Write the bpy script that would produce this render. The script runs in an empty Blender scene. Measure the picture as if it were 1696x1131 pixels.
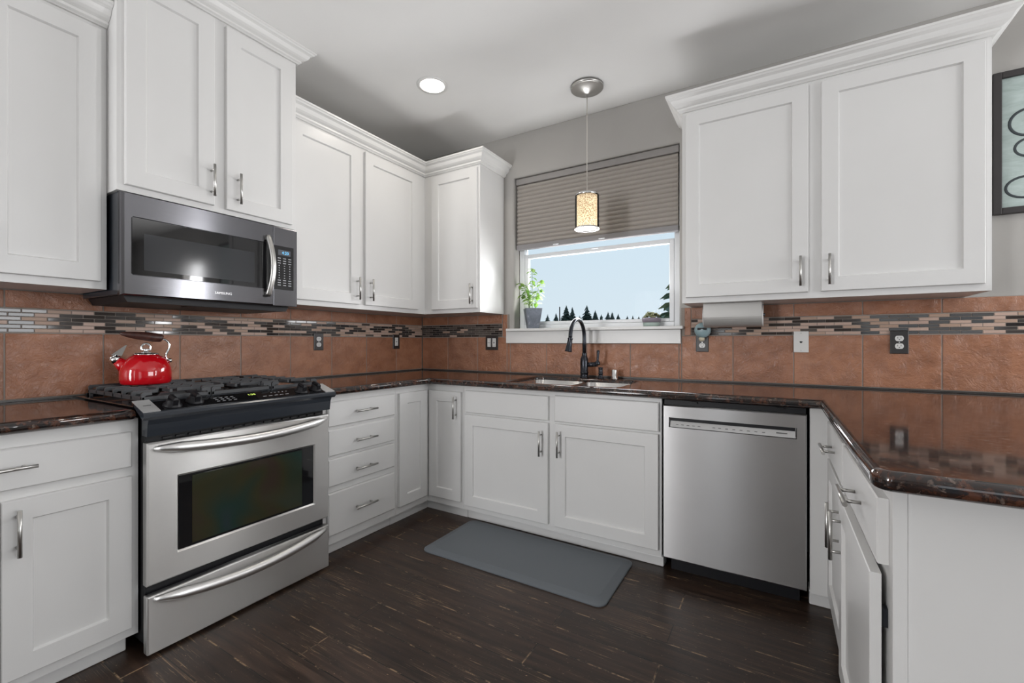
import bpy, bmesh, math, random
from mathutils import Vector, Matrix
PI = math.pi
random.seed(7)
scene = bpy.context.scene
COL = scene.collection

# ------------------------------------------------------------------ camera
cam_d = bpy.data.cameras.new('camera')
cam_d.sensor_width = 36.0
cam_d.lens = 730.9 * 36.0 / 1696.0
cam_d.clip_start = 0.05
cam_d.clip_end = 500
cam = bpy.data.objects.new('camera', cam_d)
cam.location = (2.6618, -2.912, 1.1598)
cam.rotation_euler = (PI / 2, 0, 0.5402)
COL.objects.link(cam)
scene.camera = cam

# ------------------------------------------------------------------ exposure
scene.view_settings.view_transform = 'Standard'
scene.view_settings.look = 'None'
scene.view_settings.gamma = 1.0
scene.view_settings.exposure = 0.1
scene.cycles.use_denoising = True
scene.cycles.max_bounces = 8
scene.cycles.diffuse_bounces = 5
scene.cycles.glossy_bounces = 4
scene.cycles.transparent_max_bounces = 8
scene.cycles.sample_clamp_indirect = 6.0
scene.cycles.caustics_reflective = False
scene.cycles.caustics_refractive = False

# ------------------------------------------------------------------ sky
world = bpy.data.worlds.new('sky')
scene.world = world
world.use_nodes = True
wn, wl = world.node_tree.nodes, world.node_tree.links
wbg = wn['Background']
wtc = wn.new('ShaderNodeTexCoord')
wsep = wn.new('ShaderNodeSeparateXYZ')
wramp = wn.new('ShaderNodeValToRGB')
wl.new(wtc.outputs['Generated'], wsep.inputs[0])
wl.new(wsep.outputs['Z'], wramp.inputs[0])
wl.new(wramp.outputs[0], wbg.inputs[0])
e = wramp.color_ramp.elements
e[0].position = 0.0; e[0].color = (0.68, 0.79, 0.86, 1)
e[1].position = 1.0; e[1].color = (0.42, 0.62, 0.90, 1)
m_ = e.new(0.28); m_.color = (0.62, 0.77, 0.88, 1)
wbg.inputs[1].default_value = 1.02


# ------------------------------------------------------------------ big lights
def area(name, loc, rot, sx, sy, power, col=(1, 1, 1), shape='RECTANGLE', spread=PI):
    d = bpy.data.lights.new(name, 'AREA')
    d.shape = shape; d.size = sx
    if shape == 'RECTANGLE':
        d.size_y = sy
    d.energy = power; d.color = col; d.spread = spread
    o = bpy.data.objects.new(name, d)
    o.location = loc; o.rotation_euler = rot
    COL.objects.link(o)
    return o


DAY = (0.985, 0.985, 1.0)
WARM = (1.0, 0.93, 0.84)
# daylight through assumed unseen openings behind the camera, the dining window and the kitchen window
UP = 0.15
area('daylight_front_fill', (0.31, -6.38, 1.25), (PI / 2 + UP, 0, -0.12), 0.56, 2.0, 90, DAY)  # unseen opening added as main light, set clear of the dishwasher reflection
area('daylight_front_sidelight', (1.84, -6.38, 1.25), (PI / 2 + UP, 0, 0), 0.30, 2.0, 6, DAY)
area('daylight_front_door', (4.7, -6.38, 1.25), (PI / 2 + UP, 0, 0), 1.6, 2.0, 7, DAY)
area('daylight_side_window', (6.88, -2.0, 1.50), (PI / 2, 0, PI / 2), 2.5, 1.45, 80, DAY)
area('daylight_dining_window', (5.05, -0.02, 1.3), (-PI / 2 - UP, 0, 0), 0.5, 1.9, 80, DAY)
area('daylight_kitchen_window', (1.53, 0.155, 1.58), (-PI / 2 - 0.5, 0, 0), 1.0, 0.5, 26, DAY)


# ------------------------------------------------------------------ materials
def mat(name):
    m = bpy.data.materials.new(name)
    m.use_nodes = True
    nt = m.node_tree
    return m, nt.nodes, nt.links, nt.nodes['Principled BSDF']


def simple(name, col, rough=0.5, metal=0.0, spec=0.5, emit=None, estr=0.0, coat=0.0):
    m, n, l, b = mat(name)
    b.inputs['Base Color'].default_value = (*col, 1)
    b.inputs['Roughness'].default_value = rough
    b.inputs['Metallic'].default_value = metal
    b.inputs['Specular IOR Level'].default_value = spec
    b.inputs['Coat Weight'].default_value = coat
    if emit:
        b.inputs['Emission Color'].default_value = (*emit, 1)
        b.inputs['Emission Strength'].default_value = estr
    return m


def texco(n, l, scale=(1, 1, 1), out='Object', loc=(0, 0, 0)):
    t = n.new('ShaderNodeTexCoord'); mp = n.new('ShaderNodeMapping')
    mp.inputs['Scale'].default_value = scale
    mp.inputs['Location'].default_value = loc
    l.new(t.outputs[out], mp.inputs[0])
    return mp.outputs[0]


def noise(n, l, vec, scale, detail=4, rough=0.5, dist=0.0):
    t = n.new('ShaderNodeTexNoise')
    t.inputs['Scale'].default_value = scale; t.inputs['Detail'].default_value = detail
    t.inputs['Roughness'].default_value = rough; t.inputs['Distortion'].default_value = dist
    l.new(vec, t.inputs['Vector'])
    return t.outputs['Fac']


def ramp(n, l, fac, stops, interp='LINEAR'):
    r = n.new('ShaderNodeValToRGB')
    r.color_ramp.interpolation = interp
    el = r.color_ramp.elements
    while len(el) < len(stops):
        el.new(0.5)
    for k, (p, c) in enumerate(stops):
        el[k].position = p
        el[k].color = (*c, 1) if len(c) == 3 else c
    l.new(fac, r.inputs[0])
    return r.outputs[0]


def mixc(n, l, fac, a, b, mode='MIX'):
    m = n.new('ShaderNodeMix'); m.data_type = 'RGBA'; m.blend_type = mode
    for s, v in ((m.inputs[0], fac), (m.inputs[6], a), (m.inputs[7], b)):
        if hasattr(v, 'links'):
            l.new(v, s)
        elif isinstance(v, (int, float)):
            s.default_value = v
        else:
            s.default_value = (*v, 1)
    return m.outputs[2]


def math_(n, l, op, a, b=0.0):
    m = n.new('ShaderNodeMath'); m.operation = op
    for s, v in ((m.inputs[0], a), (m.inputs[1], b)):
        if hasattr(v, 'links'):
            l.new(v, s)
        else:
            s.default_value = v
    return m.outputs[0]


def bump(n, l, h, strength, dist, bsdf):
    bp = n.new('ShaderNodeBump')
    bp.inputs['Strength'].default_value = strength
    bp.inputs['Distance'].default_value = dist
    l.new(h, bp.inputs['Height'])
    l.new(bp.outputs[0], bsdf.inputs['Normal'])
    return bp


M = {}


def m_paint(name, col, rough, bscale=60, bstr=0.05):
    m, n, l, b = mat(name)
    v = texco(n, l)
    f = noise(n, l, v, 3.0, 2)
    c = ramp(n, l, f, [(0.3, tuple(x * 0.97 for x in col)), (0.7, col)])
    l.new(c, b.inputs['Base Color'])
    b.inputs['Roughness'].default_value = rough
    h = noise(n, l, v, bscale, 3)
    bump(n, l, h, bstr, 0.002, b)
    return m


M['white'] = m_paint('white_cabinet_paint', (0.73, 0.725, 0.715), 0.32, 25, 0.03)
M['wall'] = m_paint('greige_wall_paint', (0.40, 0.385, 0.365), 0.75, 140, 0.12)
M['ceil'] = m_paint('ceiling_paint', (0.86, 0.855, 0.84), 0.85, 140, 0.12)
M['trim'] = m_paint('white_trim_paint', (0.78, 0.775, 0.76), 0.35, 25, 0.02)
M['vinyl'] = simple('white_window_vinyl', (0.78, 0.80, 0.82), 0.35)
M['nickel'] = simple('brushed_nickel', (0.52, 0.51, 0.49), 0.32, 1.0)
M['satin'] = simple('satin_steel', (0.78, 0.775, 0.765), 0.36, 1.0)
M['chrome'] = simple('chrome', (0.78, 0.78, 0.78), 0.08, 1.0)
M['black'] = simple('black_plastic', (0.006, 0.006, 0.008), 0.45, spec=0.3)
M['gloss'] = simple('black_enamel', (0.010, 0.010, 0.012), 0.10, coat=0.5)
M['slate'] = simple('dark_blue_black_enamel', (0.025, 0.030, 0.038), 0.22)
M['iron'] = simple('cast_iron', (0.045, 0.048, 0.052), 0.42)
M['glassblk'] = simple('black_glass', (0.008, 0.008, 0.009), 0.04, coat=0.3)
M['rubber'] = None
M['plate'] = simple('dark_bronze_plate', (0.022, 0.017, 0.016), 0.35)
M['ivory'] = simple('white_socket_plastic', (0.72, 0.71, 0.69), 0.3)
M['slot'] = simple('socket_slot', (0.01, 0.01, 0.01), 0.6)
M['bronze'] = simple('oil_rubbed_bronze', (0.035, 0.038, 0.046), 0.24, 0.75)
M['red'] = simple('red_enamel', (0.50, 0.004, 0.010), 0.09, coat=0.6)
M['caulk'] = simple('dark_caulk', (0.03, 0.024, 0.02), 0.4)
M['clay'] = simple('lavender_glaze', (0.26, 0.22, 0.27), 0.3)
M['mint'] = simple('pale_green_glaze', (0.42, 0.52, 0.48), 0.3)
M['teal'] = simple('pale_teal_plastic', (0.30, 0.42, 0.45), 0.3)
M['cream'] = simple('cream_plastic', (0.62, 0.56, 0.42), 0.3)
M['greymetal'] = simple('grey_dispenser_metal', (0.50, 0.49, 0.47), 0.42, 0.3)
M['soil'] = simple('soil', (0.03, 0.02, 0.015), 0.9)
M['ground'] = simple('outdoor_ground', (0.16, 0.18, 0.12), 0.9)
M['bark'] = simple('bark', (0.06, 0.045, 0.035), 0.9)
M['frame'] = simple('dark_brown_frame', (0.028, 0.024, 0.024), 0.5)
M['ink'] = simple('black_ink', (0.03, 0.04, 0.045), 0.6)
M['brown'] = None
M['led_blue'] = simple('blue_display', (0.02, 0.05, 0.08), 0.3, emit=(0.15, 0.55, 0.9), estr=1.3)
M['led_green'] = simple('green_display', (0.05, 0.06, 0.01), 0.3, emit=(0.65, 0.85, 0.15), estr=1.2)
M['lcd'] = simple('lcd_backing', (0.10, 0.105, 0.12), 0.15)
M['print'] = simple('grey_printing', (0.40, 0.41, 0.43), 0.5)
M['printdark'] = simple('dark_printing', (0.10, 0.10, 0.10), 0.5)
M['silver'] = simple('silver_letters', (0.75, 0.75, 0.75), 0.3, 0.6)
M['lamp'] = simple('lamp_glow', (1, 1, 1), 0.5, emit=(1.0, 0.93, 0.82), estr=14.0)
M['bulb'] = simple('bulb_glow', (1, 1, 1), 0.5, emit=(1.0, 0.80, 0.52), estr=3.2)
M['lens'] = simple('bulb_lens', (1, 1, 1), 0.5, emit=(1.0, 0.90, 0.74), estr=1.25)


def m_steel(name, col, rough, axis):
    m, n, l, b = mat(name)
    sc = {'x': (3, 420, 420), 'y': (420, 3, 420), 'z': (300, 300, 2)}[axis]
    v = texco(n, l, sc)
    f = noise(n, l, v, 1.0, 2)
    r = n.new('ShaderNodeMapRange')
    r.inputs[3].default_value = rough - 0.05; r.inputs[4].default_value = rough + 0.07
    l.new(f, r.inputs[0]); l.new(r.outputs[0], b.inputs['Roughness'])
    v2 = texco(n, l, (1, 1, 1))
    s2 = noise(n, l, v2, 5.0, 3)
    c = ramp(n, l, s2, [(0.3, tuple(x * 0.95 for x in col)), (0.7, col)])
    l.new(c, b.inputs['Base Color'])
    b.inputs['Metallic'].default_value = 1.0
    b.inputs['Anisotropic'].default_value = 0.93
    b.inputs['Anisotropic Rotation'].default_value = 0.25
    tg = n.new('ShaderNodeTangent'); tg.direction_type = 'RADIAL'; tg.axis = 'Z'
    l.new(tg.outputs[0], b.inputs['Tangent'])
    bump(n, l, f, 0.02, 0.0006, b)
    return m


M['steel'] = m_steel('brushed_stainless_steel', (0.80, 0.79, 0.775), 0.36, 'y')
M['steelx'] = m_steel('brushed_stainless_sheet', (0.56, 0.555, 0.555), 0.33, 'x')
M['blacksteel'] = m_steel('dark_stainless_steel', (0.20, 0.20, 0.215), 0.20, 'y')
M['sinksteel'] = m_steel('sink_stainless_steel', (0.62, 0.61, 0.60), 0.25, 'x')


def m_granite():
    m, n, l, b = mat('dark_brown_granite')
    v = texco(n, l)
    f1 = noise(n, l, v, 34, 5, 0.7, 0.6)
    c1 = ramp(n, l, f1, [(0.40, (0.009, 0.009, 0.010)), (0.52, (0.030, 0.014, 0.010)),
                         (0.62, (0.095, 0.036, 0.020)), (0.74, (0.05, 0.030, 0.022))])
    f2 = noise(n, l, texco(n, l, (1, 1, 1), loc=(3, 1, 2)), 60, 3, 0.6, 0.4)
    k2 = ramp(n, l, f2, [(0.60, (0, 0, 0)), (0.70, (1, 1, 1))])
    c2 = mixc(n, l, k2, c1, (0.15, 0.11, 0.09))
    vo = n.new('ShaderNodeTexVoronoi'); vo.inputs['Scale'].default_value = 75
    l.new(v, vo.inputs['Vector'])
    k3 = ramp(n, l, vo.outputs['Distance'], [(0.10, (1, 1, 1)), (0.32, (0, 0, 0))])
    f4 = noise(n, l, v, 13, 2)
    k4 = ramp(n, l, f4, [(0.5, (0, 0, 0)), (0.62, (1, 1, 1))])
    c3 = mixc(n, l, math_(n, l, 'MULTIPLY', k3, k4), c2, (0.006, 0.006, 0.008))
    l.new(c3, b.inputs['Base Color'])
    b.inputs['Roughness'].default_value = 0.07
    b.inputs['IOR'].default_value = 1.65
    hb = noise(n, l, v, 9, 2)
    bump(n, l, hb, 0.02, 0.003, b)
    return m


M['granite'] = m_granite()


def m_tile():
    m, n, l, b = mat('terracotta_glazed_tile')
    g = n.new('ShaderNodeNewGeometry')
    v = texco(n, l)
    rnd = g.outputs['Random Per Island']
    base = ramp(n, l, rnd, [(0.0, (0.33, 0.142, 0.077)), (0.5, (0.385, 0.170, 0.092)), (1.0, (0.355, 0.168, 0.100))])
    mott = noise(n, l, texco(n, l, (1, 1, 1.3)), 9, 5, 0.6, 0.2)
    c = mixc(n, l, 0.8, base, ramp(n, l, mott, [(0.3, (0.62, 0.58, 0.55)), (0.6, (1.05, 1.05, 1.05))]), 'MULTIPLY')
    sp = noise(n, l, v, 90, 2)
    c = mixc(n, l, ramp(n, l, sp, [(0.70, (0, 0, 0)), (0.76, (0.7, 0.7, 0.7))]), c, (0.10, 0.05, 0.03))
    l.new(c, b.inputs['Base Color'])
    b.inputs['Roughness'].default_value = 0.24
    w1 = noise(n, l, texco(n, l, (1, 1, 1)), 16, 6, 0.62, 1.6)
    ridg = math_(n, l, 'ABSOLUTE', math_(n, l, 'SUBTRACT', w1, 0.5))
    r2 = noise(n, l, v, 55, 4, 0.6, 0.6)
    h = math_(n, l, 'ADD', math_(n, l, 'MULTIPLY', ridg, -2.0), math_(n, l, 'MULTIPLY', r2, 0.7))
    bump(n, l, h, 0.6, 0.006, b)
    return m


M['tile'] = m_tile()


def m_mosaic(dark=False):
    m, n, l, b = mat('dark_glass_mosaic' if dark else 'glass_and_stone_mosaic')
    g = n.new('ShaderNodeNewGeometry')
    rnd = g.outputs['Random Per Island']
    c = ramp(n, l, rnd, [(0.0, (0.035, 0.026, 0.022)), (0.20, (0.060, 0.052, 0.048)), (0.38, (0.022, 0.018, 0.018)),
                         (0.50, (0.10, 0.085, 0.075)), (0.95 if dark else 0.56, (0.52, 0.37, 0.30)), (0.98 if dark else 0.80, (0.44, 0.30, 0.225))], 'CONSTANT')
    l.new(c, b.inputs['Base Color'])
    r = ramp(n, l, rnd, [(0.0, (0.07, 0.07, 0.07)), (0.95 if dark else 0.56, (0.45, 0.45, 0.45))], 'CONSTANT')
    l.new(r, b.inputs['Roughness'])
    return m


M['mosaic'] = m_mosaic()
M['mosaicdark'] = m_mosaic(True)
M['grout'] = m_paint('sand_grout', (0.30, 0.26, 0.23), 0.9, 200, 0.2)


def m_floor():
    m, n, l, b = mat('distressed_dark_oak_planks')
    v = texco(n, l)
    br = n.new('ShaderNodeTexBrick')
    br.inputs['Color1'].default_value = (0.3, 0.3, 0.3, 1); br.inputs['Color2'].default_value = (0.9, 0.9, 0.9, 1)
    br.inputs['Mortar'].default_value = (0, 0, 0, 1)
    br.inputs['Scale'].default_value = 1.0; br.inputs['Mortar Size'].default_value = 0.0022
    br.inputs['Mortar Smooth'].default_value = 0.3
    br.inputs['Brick Width'].default_value = 1.15; br.inputs['Row Height'].default_value = 0.128
    br.offset = 0.37; br.offset_frequency = 2
    l.new(v, br.inputs['Vector'])
    grain = noise(n, l, texco(n, l, (2.2, 38, 1)), 1.0, 6, 0.65, 0.3)
    cg = ramp(n, l, grain, [(0.30, (0.018, 0.011, 0.0085)), (0.52, (0.052, 0.031, 0.022)), (0.75, (0.100, 0.060, 0.040))])
    plank = mixc(n, l, 0.55, cg, br.outputs['Color'], 'MULTIPLY')
    big = noise(n, l, v, 1.6, 3)
    plank = mixc(n, l, 0.5, plank, ramp(n, l, big, [(0.3, (0.65, 0.6, 0.6)), (0.7, (1.3, 1.25, 1.2))]), 'MULTIPLY')
    # worn scratches along the boards
    s1 = noise(n, l, texco(n, l, (5.0, 190, 1), loc=(1.3, 0.7, 0)), 1.0, 6, 0.7, 0.9)
    s2 = noise(n, l, texco(n, l, (3.0, 6.0, 1), loc=(5, 2, 0)), 1.0, 3, 0.6)
    k = math_(n, l, 'MULTIPLY', ramp(n, l, s1, [(0.57, (0, 0, 0)), (0.68, (1, 1, 1))]),
              ramp(n, l, s2, [(0.47, (0, 0, 0)), (0.62, (1, 1, 1))]))
    s3 = noise(n, l, texco(n, l, (60, 160, 1), loc=(0.4, 3.1, 0)), 1.0, 2, 0.6)
    k2 = ramp(n, l, s3, [(0.69, (0, 0, 0)), (0.75, (0.8, 0.8, 0.8))])
    # rubbed plank edges
    ed = n.new('ShaderNodeTexBrick')
    for i_, val in (('Scale', 1.0), ('Mortar Size', 0.0045), ('Mortar Smooth', 1.0), ('Brick Width', 1.15), ('Row Height', 0.128)):
        ed.inputs[i_].default_value = val
    ed.offset = 0.37; ed.offset_frequency = 2
    l.new(v, ed.inputs['Vector'])
    s4 = noise(n, l, texco(n, l, (9, 9, 1), loc=(2, 8, 0)), 1.0, 5, 0.7)
    k3 = math_(n, l, 'MULTIPLY', ed.outputs['Fac'], ramp(n, l, s4, [(0.49, (0, 0, 0)), (0.58, (0.9, 0.9, 0.9))]))
    kk = math_(n, l, 'MAXIMUM', math_(n, l, 'MAXIMUM', k, k2), k3)
    c = mixc(n, l, kk, plank, (0.44, 0.29, 0.165))
    c = mixc(n, l, math_(n, l, 'MULTIPLY', br.outputs['Fac'], math_(n, l, 'SUBTRACT', 1.0, k3)), c, (0.006, 0.005, 0.004))
    l.new(c, b.inputs['Base Color'])
    rr = ramp(n, l, grain, [(0.3, (0.28, 0.28, 0.28)), (0.7, (0.42, 0.42, 0.42))])
    l.new(rr, b.inputs['Roughness'])
    b.inputs['Specular IOR Level'].default_value = 0.45
    h = math_(n, l, 'SUBTRACT', math_(n, l, 'MULTIPLY', grain, 0.5), br.outputs['Fac'])
    bump(n, l, h, 0.25, 0.003, b)
    return m


M['floor'] = m_floor()


def m_mat():
    m, n, l, b = mat('grey_foam_mat')
    v = texco(n, l)
    h = noise(n, l, v, 500, 2)
    b.inputs['Base Color'].default_value = (0.125, 0.140, 0.155, 1)
    b.inputs['Roughness'].default_value = 0.55
    bump(n, l, h, 0.1, 0.001, b)
    return m


M['matgrey'] = m_mat()


def m_shade():
    m, n, l, b = mat('greige_cellular_fabric')
    v = texco(n, l, (400, 400, 900))
    f = noise(n, l, v, 1.0, 2)
    c = ramp(n, l, f, [(0.3, (0.43, 0.395, 0.36)), (0.7, (0.51, 0.47, 0.43))])
    l.new(c, b.inputs['Base Color'])
    b.inputs['Roughness'].default_value = 0.9
    tr = n.new('ShaderNodeBsdfTranslucent'); tr.inputs[0].default_value = (0.30, 0.27, 0.24, 1)
    mx = n.new('ShaderNodeMixShader'); mx.inputs[0].default_value = 0.22
    l.new(b.outputs[0], mx.inputs[1]); l.new(tr.outputs[0], mx.inputs[2])
    l.new(mx.outputs[0], n['Material Output'].inputs[0])
    return m


M['fabric'] = m_shade()


def m_glass(name, refl=0.9, tint=(1, 1, 1)):
    m, n, l, b = mat(name)
    n.remove(b)
    t = n.new('ShaderNodeBsdfTransparent'); t.inputs[0].default_value = (*tint, 1)
    g = n.new('ShaderNodeBsdfGlossy'); g.inputs['Roughness'].default_value = 0.02
    g.inputs[0].default_value = (refl, refl, refl, 1)
    f = n.new('ShaderNodeFresnel'); f.inputs[0].default_value = 1.45
    mx = n.new('ShaderNodeMixShader')
    l.new(f.outputs[0], mx.inputs[0]); l.new(t.outputs[0], mx.inputs[1]); l.new(g.outputs[0], mx.inputs[2])
    l.new(mx.outputs[0], n['Material Output'].inputs[0])
    return m


M['pane'] = m_glass('window_glass', 0.015)
M['cylglass'] = m_glass('clear_lamp_glass', 0.8, (0.96, 0.96, 0.95))


def m_crackle():
    m, n, l, b = mat('gold_crackle_sleeve')
    v = texco(n, l)
    vo = n.new('ShaderNodeTexVoronoi'); vo.inputs['Scale'].default_value = 170
    l.new(v, vo.inputs['Vector'])
    k = ramp(n, l, vo.outputs['Distance'], [(0.34, (0.30, 0.20, 0.11)), (0.54, (0.90, 0.85, 0.76))])
    l.new(k, b.inputs['Base Color'])
    b.inputs['Roughness'].default_value = 0.4
    tr = n.new('ShaderNodeBsdfTranslucent'); l.new(k, tr.inputs[0])
    mx = n.new('ShaderNodeMixShader'); mx.inputs[0].default_value = 0.75
    l.new(b.outputs[0], mx.inputs[1]); l.new(tr.outputs[0], mx.inputs[2])
    l.new(mx.outputs[0], n['Material Output'].inputs[0])
    return m


M['crackle'] = m_crackle()


def m_leaf(name, c1, c2, tl):
    m, n, l, b = mat(name)
    g = n.new('ShaderNodeNewGeometry')
    c = ramp(n, l, g.outputs['Random Per Island'], [(0, c1), (1, c2)])
    l.new(c, b.inputs['Base Color']); b.inputs['Roughness'].default_value = 0.45
    tr = n.new('ShaderNodeBsdfTranslucent'); l.new(c, tr.inputs[0])
    mx = n.new('ShaderNodeMixShader'); mx.inputs[0].default_value = tl
    l.new(b.outputs[0], mx.inputs[1]); l.new(tr.outputs[0], mx.inputs[2])
    l.new(mx.outputs[0], n['Material Output'].inputs[0])
    return m


M['basil'] = m_leaf('basil_leaf', (0.10, 0.22, 0.035), (0.21, 0.32, 0.07), 0.5)
M['succ'] = m_leaf('succulent_leaf', (0.20, 0.24, 0.10), (0.36, 0.36, 0.20), 0.2)
M['fir'] = m_leaf('fir_needles', (0.045, 0.075, 0.065), (0.085, 0.120, 0.100), 0.15)
M['firlit'] = m_leaf('near_fir_needles', (0.10, 0.15, 0.11), (0.24, 0.28, 0.13), 0.4)
M['stem'] = simple('green_stem', (0.20, 0.28, 0.08), 0.6)


def m_tin():
    m, n, l, b = mat('weathered_zinc')
    v = texco(n, l)
    f = noise(n, l, v, 20, 5, 0.65, 1.0)
    c = ramp(n, l, f, [(0.35, (0.13, 0.15, 0.18)), (0.6, (0.20, 0.22, 0.26)), (0.72, (0.40, 0.42, 0.46))])
    l.new(c, b.inputs['Base Color']); b.inputs['Roughness'].default_value = 0.45; b.inputs['Metallic'].default_value = 0.25
    return m


M['tin'] = m_tin()


def m_sign():
    m, n, l, b = mat('weathered_pale_teal_board')
    v = texco(n, l)
    f = noise(n, l, texco(n, l, (6, 6, 22)), 1.0, 6, 0.7, 0.5)
    c = ramp(n, l, f, [(0.30, (0.10, 0.10, 0.09)), (0.36, (0.33, 0.40, 0.38)), (0.6, (0.44, 0.52, 0.50)), (0.8, (0.56, 0.60, 0.55))])
    l.new(c, b.inputs['Base Color']); b.inputs['Roughness'].default_value = 0.6
    return m


M['sign'] = m_sign()


def m_wood():
    m, n, l, b = mat('dark_red_brown_grip')
    v = texco(n, l, (60, 60, 60))
    f = noise(n, l, v, 1.0, 3)
    c = ramp(n, l, f, [(0.3, (0.035, 0.012, 0.010)), (0.7, (0.075, 0.028, 0.020))])
    l.new(c, b.inputs['Base Color']); b.inputs['Roughness'].default_value = 0.4
    bump(n, l, f, 0.2, 0.002, b)
    return m


M['brown'] = m_wood()


def m_ovenglass():
    m, n, l, b = mat('tinted_oven_glass')
    v = texco(n, l)
    f = noise(n, l, v, 3.0, 2, 0.5, 0.5)
    c = ramp(n, l, f, [(0.30, (0.042, 0.024, 0.024)), (0.42, (0.036, 0.035, 0.018)), (0.55, (0.018, 0.036, 0.029)), (0.70, (0.028, 0.034, 0.050))])
    l.new(c, b.inputs['Base Color'])
    b.inputs['Roughness'].default_value = 0.06
    return m


M['ovenglass'] = m_ovenglass()


def m_mesh():
    m, n, l, b = mat('microwave_screen')
    b.inputs['Base Color'].default_value = (0.035, 0.037, 0.041, 1)
    b.inputs['Roughness'].default_value = 0.09
    return m


M['mwmesh'] = m_mesh()


# ------------------------------------------------------------------ geometry helpers
class B:
    def __init__(s):
        s.bm = bmesh.new()

    def poly(s, pts, smooth=False):
        f = s.bm.faces.new([s.bm.verts.new(p) for p in pts]); f.smooth = smooth
        return f

    def box(s, x0, x1, y0, y1, z0, z1, bev=0.0, seg=2):
        vs = [s.bm.verts.new((x, y, z)) for x in (x0, x1) for y in (y0, y1) for z in (z0, z1)]
        idx = ((0, 1, 3, 2), (4, 6, 7, 5), (0, 4, 5, 1), (2, 3, 7, 6), (0, 2, 6, 4), (1, 5, 7, 3))
        fs = [s.bm.faces.new([vs[i] for i in q]) for q in idx]
        if bev:
            es = list({e for f in fs for e in f.edges})
            bmesh.ops.bevel(s.bm, geom=es, offset=bev, segments=seg, profile=0.5, affect='EDGES', clamp_overlap=True)
        return s

    def rings(s, rings, closed=True, cap0=True, cap1=True, smooth=True):
        vr = [[s.bm.verts.new(p) for p in r] for r in rings]
        k = len(vr[0])
        for a, b in zip(vr[:-1], vr[1:]):
            for i in range(k if closed else k - 1):
                j = (i + 1) % k
                f = s.bm.faces.new((a[i], a[j], b[j], b[i])); f.smooth = smooth
        if cap0:
            s.bm.faces.new(vr[0][::-1])
        if cap1:
            s.bm.faces.new(vr[-1])
        return s

    def cyl(s, p0, p1, r0, r1=None, seg=20, cap=True, smooth=True):
        r1 = r0 if r1 is None else r1
        p0, p1 = Vector(p0), Vector(p1)
        a = (p1 - p0).normalized()
        u = a.orthogonal().normalized(); w = a.cross(u)
        R = [[p + (u * math.cos(t) + w * math.sin(t)) * r for t in [2 * PI * i / seg for i in range(seg)]] for p, r in ((p0, r0), (p1, r1))]
        return s.rings(R, True, cap, cap, smooth)

    def lathe(s, prof, c=(0, 0, 0), axis=(0, 0, 1), seg=32, cap=True, smooth=True):
        a = Vector(axis).normalized(); u = a.orthogonal().normalized(); w = a.cross(u); c = Vector(c)
        R = [[c + a * h + (u * math.cos(t) + w * math.sin(t)) * max(r, 1e-4) for t in [2 * PI * i / seg for i in range(seg)]] for r, h in prof]
        return s.rings(R, True, cap, cap, smooth)

    def tube(s, pts, r, seg=12, flat=1.0, up=None, cap=True):
        pts = [Vector(p) for p in pts]
        rs = r if isinstance(r, (list, tuple)) else [r] * len(pts)
        R = []
        u = None
        for i, p in enumerate(pts):
            t = (pts[min(i + 1, len(pts) - 1)] - pts[max(i - 1, 0)]).normalized()
            if u is None:
                u = (Vector(up) if up else t.orthogonal())
            u = (u - t * u.dot(t)).normalized()
            w = t.cross(u)
            R.append([p + (u * math.cos(k) * flat + w * math.sin(k)) * rs[i] for k in [2 * PI * q / seg for q in range(seg)]])
        return s.rings(R, True, cap, cap)

    def prism(s, prof, fn, a, b):
        """prof: 2D outline; fn(u, v, t) -> point; extruded from t=a to t=b"""
        return s.rings([[fn(u, v, a) for u, v in prof], [fn(u, v, b) for u, v in prof]], True, True, True, False)

    def sphere(s, c, r, sc=(1, 1, 1), u=16, v=10):
        prof = []
        R = []
        for i in range(v + 1):
            ph = PI * i / v
            rr = max(math.sin(ph), 1e-3)
            R.append([(c[0] + r * sc[0] * rr * math.cos(t), c[1] + r * sc[1] * rr * math.sin(t), c[2] - r * sc[2] * math.cos(ph)) for t in [2 * PI * k / u for k in range(u)]])
        return s.rings(R)

    def done(s):
        bmesh.ops.recalc_face_normals(s.bm, faces=s.bm.faces[:])
        return s.bm


def wloc(o):
    v = Vector(o.location)
    while o.parent:
        o = o.parent; v += Vector(o.location)
    return v


def obj(name, b, m, parent=None, label=None, recalc=True, origin=None):
    bm = b.bm if isinstance(b, B) else b
    if recalc:
        bmesh.ops.recalc_face_normals(bm, faces=bm.faces[:])
    me = bpy.data.meshes.new(name)
    if parent is not None:
        off = wloc(parent)
        for v in bm.verts:
            v.co -= off
    bm.to_mesh(me); bm.free()
    o = bpy.data.objects.new(name, me)
    COL.objects.link(o)
    if parent is not None:
        o.parent = parent
    if isinstance(m, (list, tuple)):
        for x in m:
            me.materials.append(x)
    else:
        me.materials.append(m)
    if label:
        o['label'] = label
    return o


def thing(name, label, cat, loc, group=None):
    o = bpy.data.objects.new(name, None)
    o.empty_display_size = 0.05
    o.location = loc
    COL.objects.link(o)
    o['label'] = label; o['category'] = cat
    if group:
        o['group'] = group
    return o


def tag(o, label, cat, group=None, kind=None):
    o['label'] = label; o['category'] = cat
    if group:
        o['group'] = group
    if kind:
        o['kind'] = kind
    return o


def struct(name, b, m, label=None):
    o = obj(name, b, m)
    o['kind'] = 'structure'
    if label:
        o['label'] = label
    return o


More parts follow.
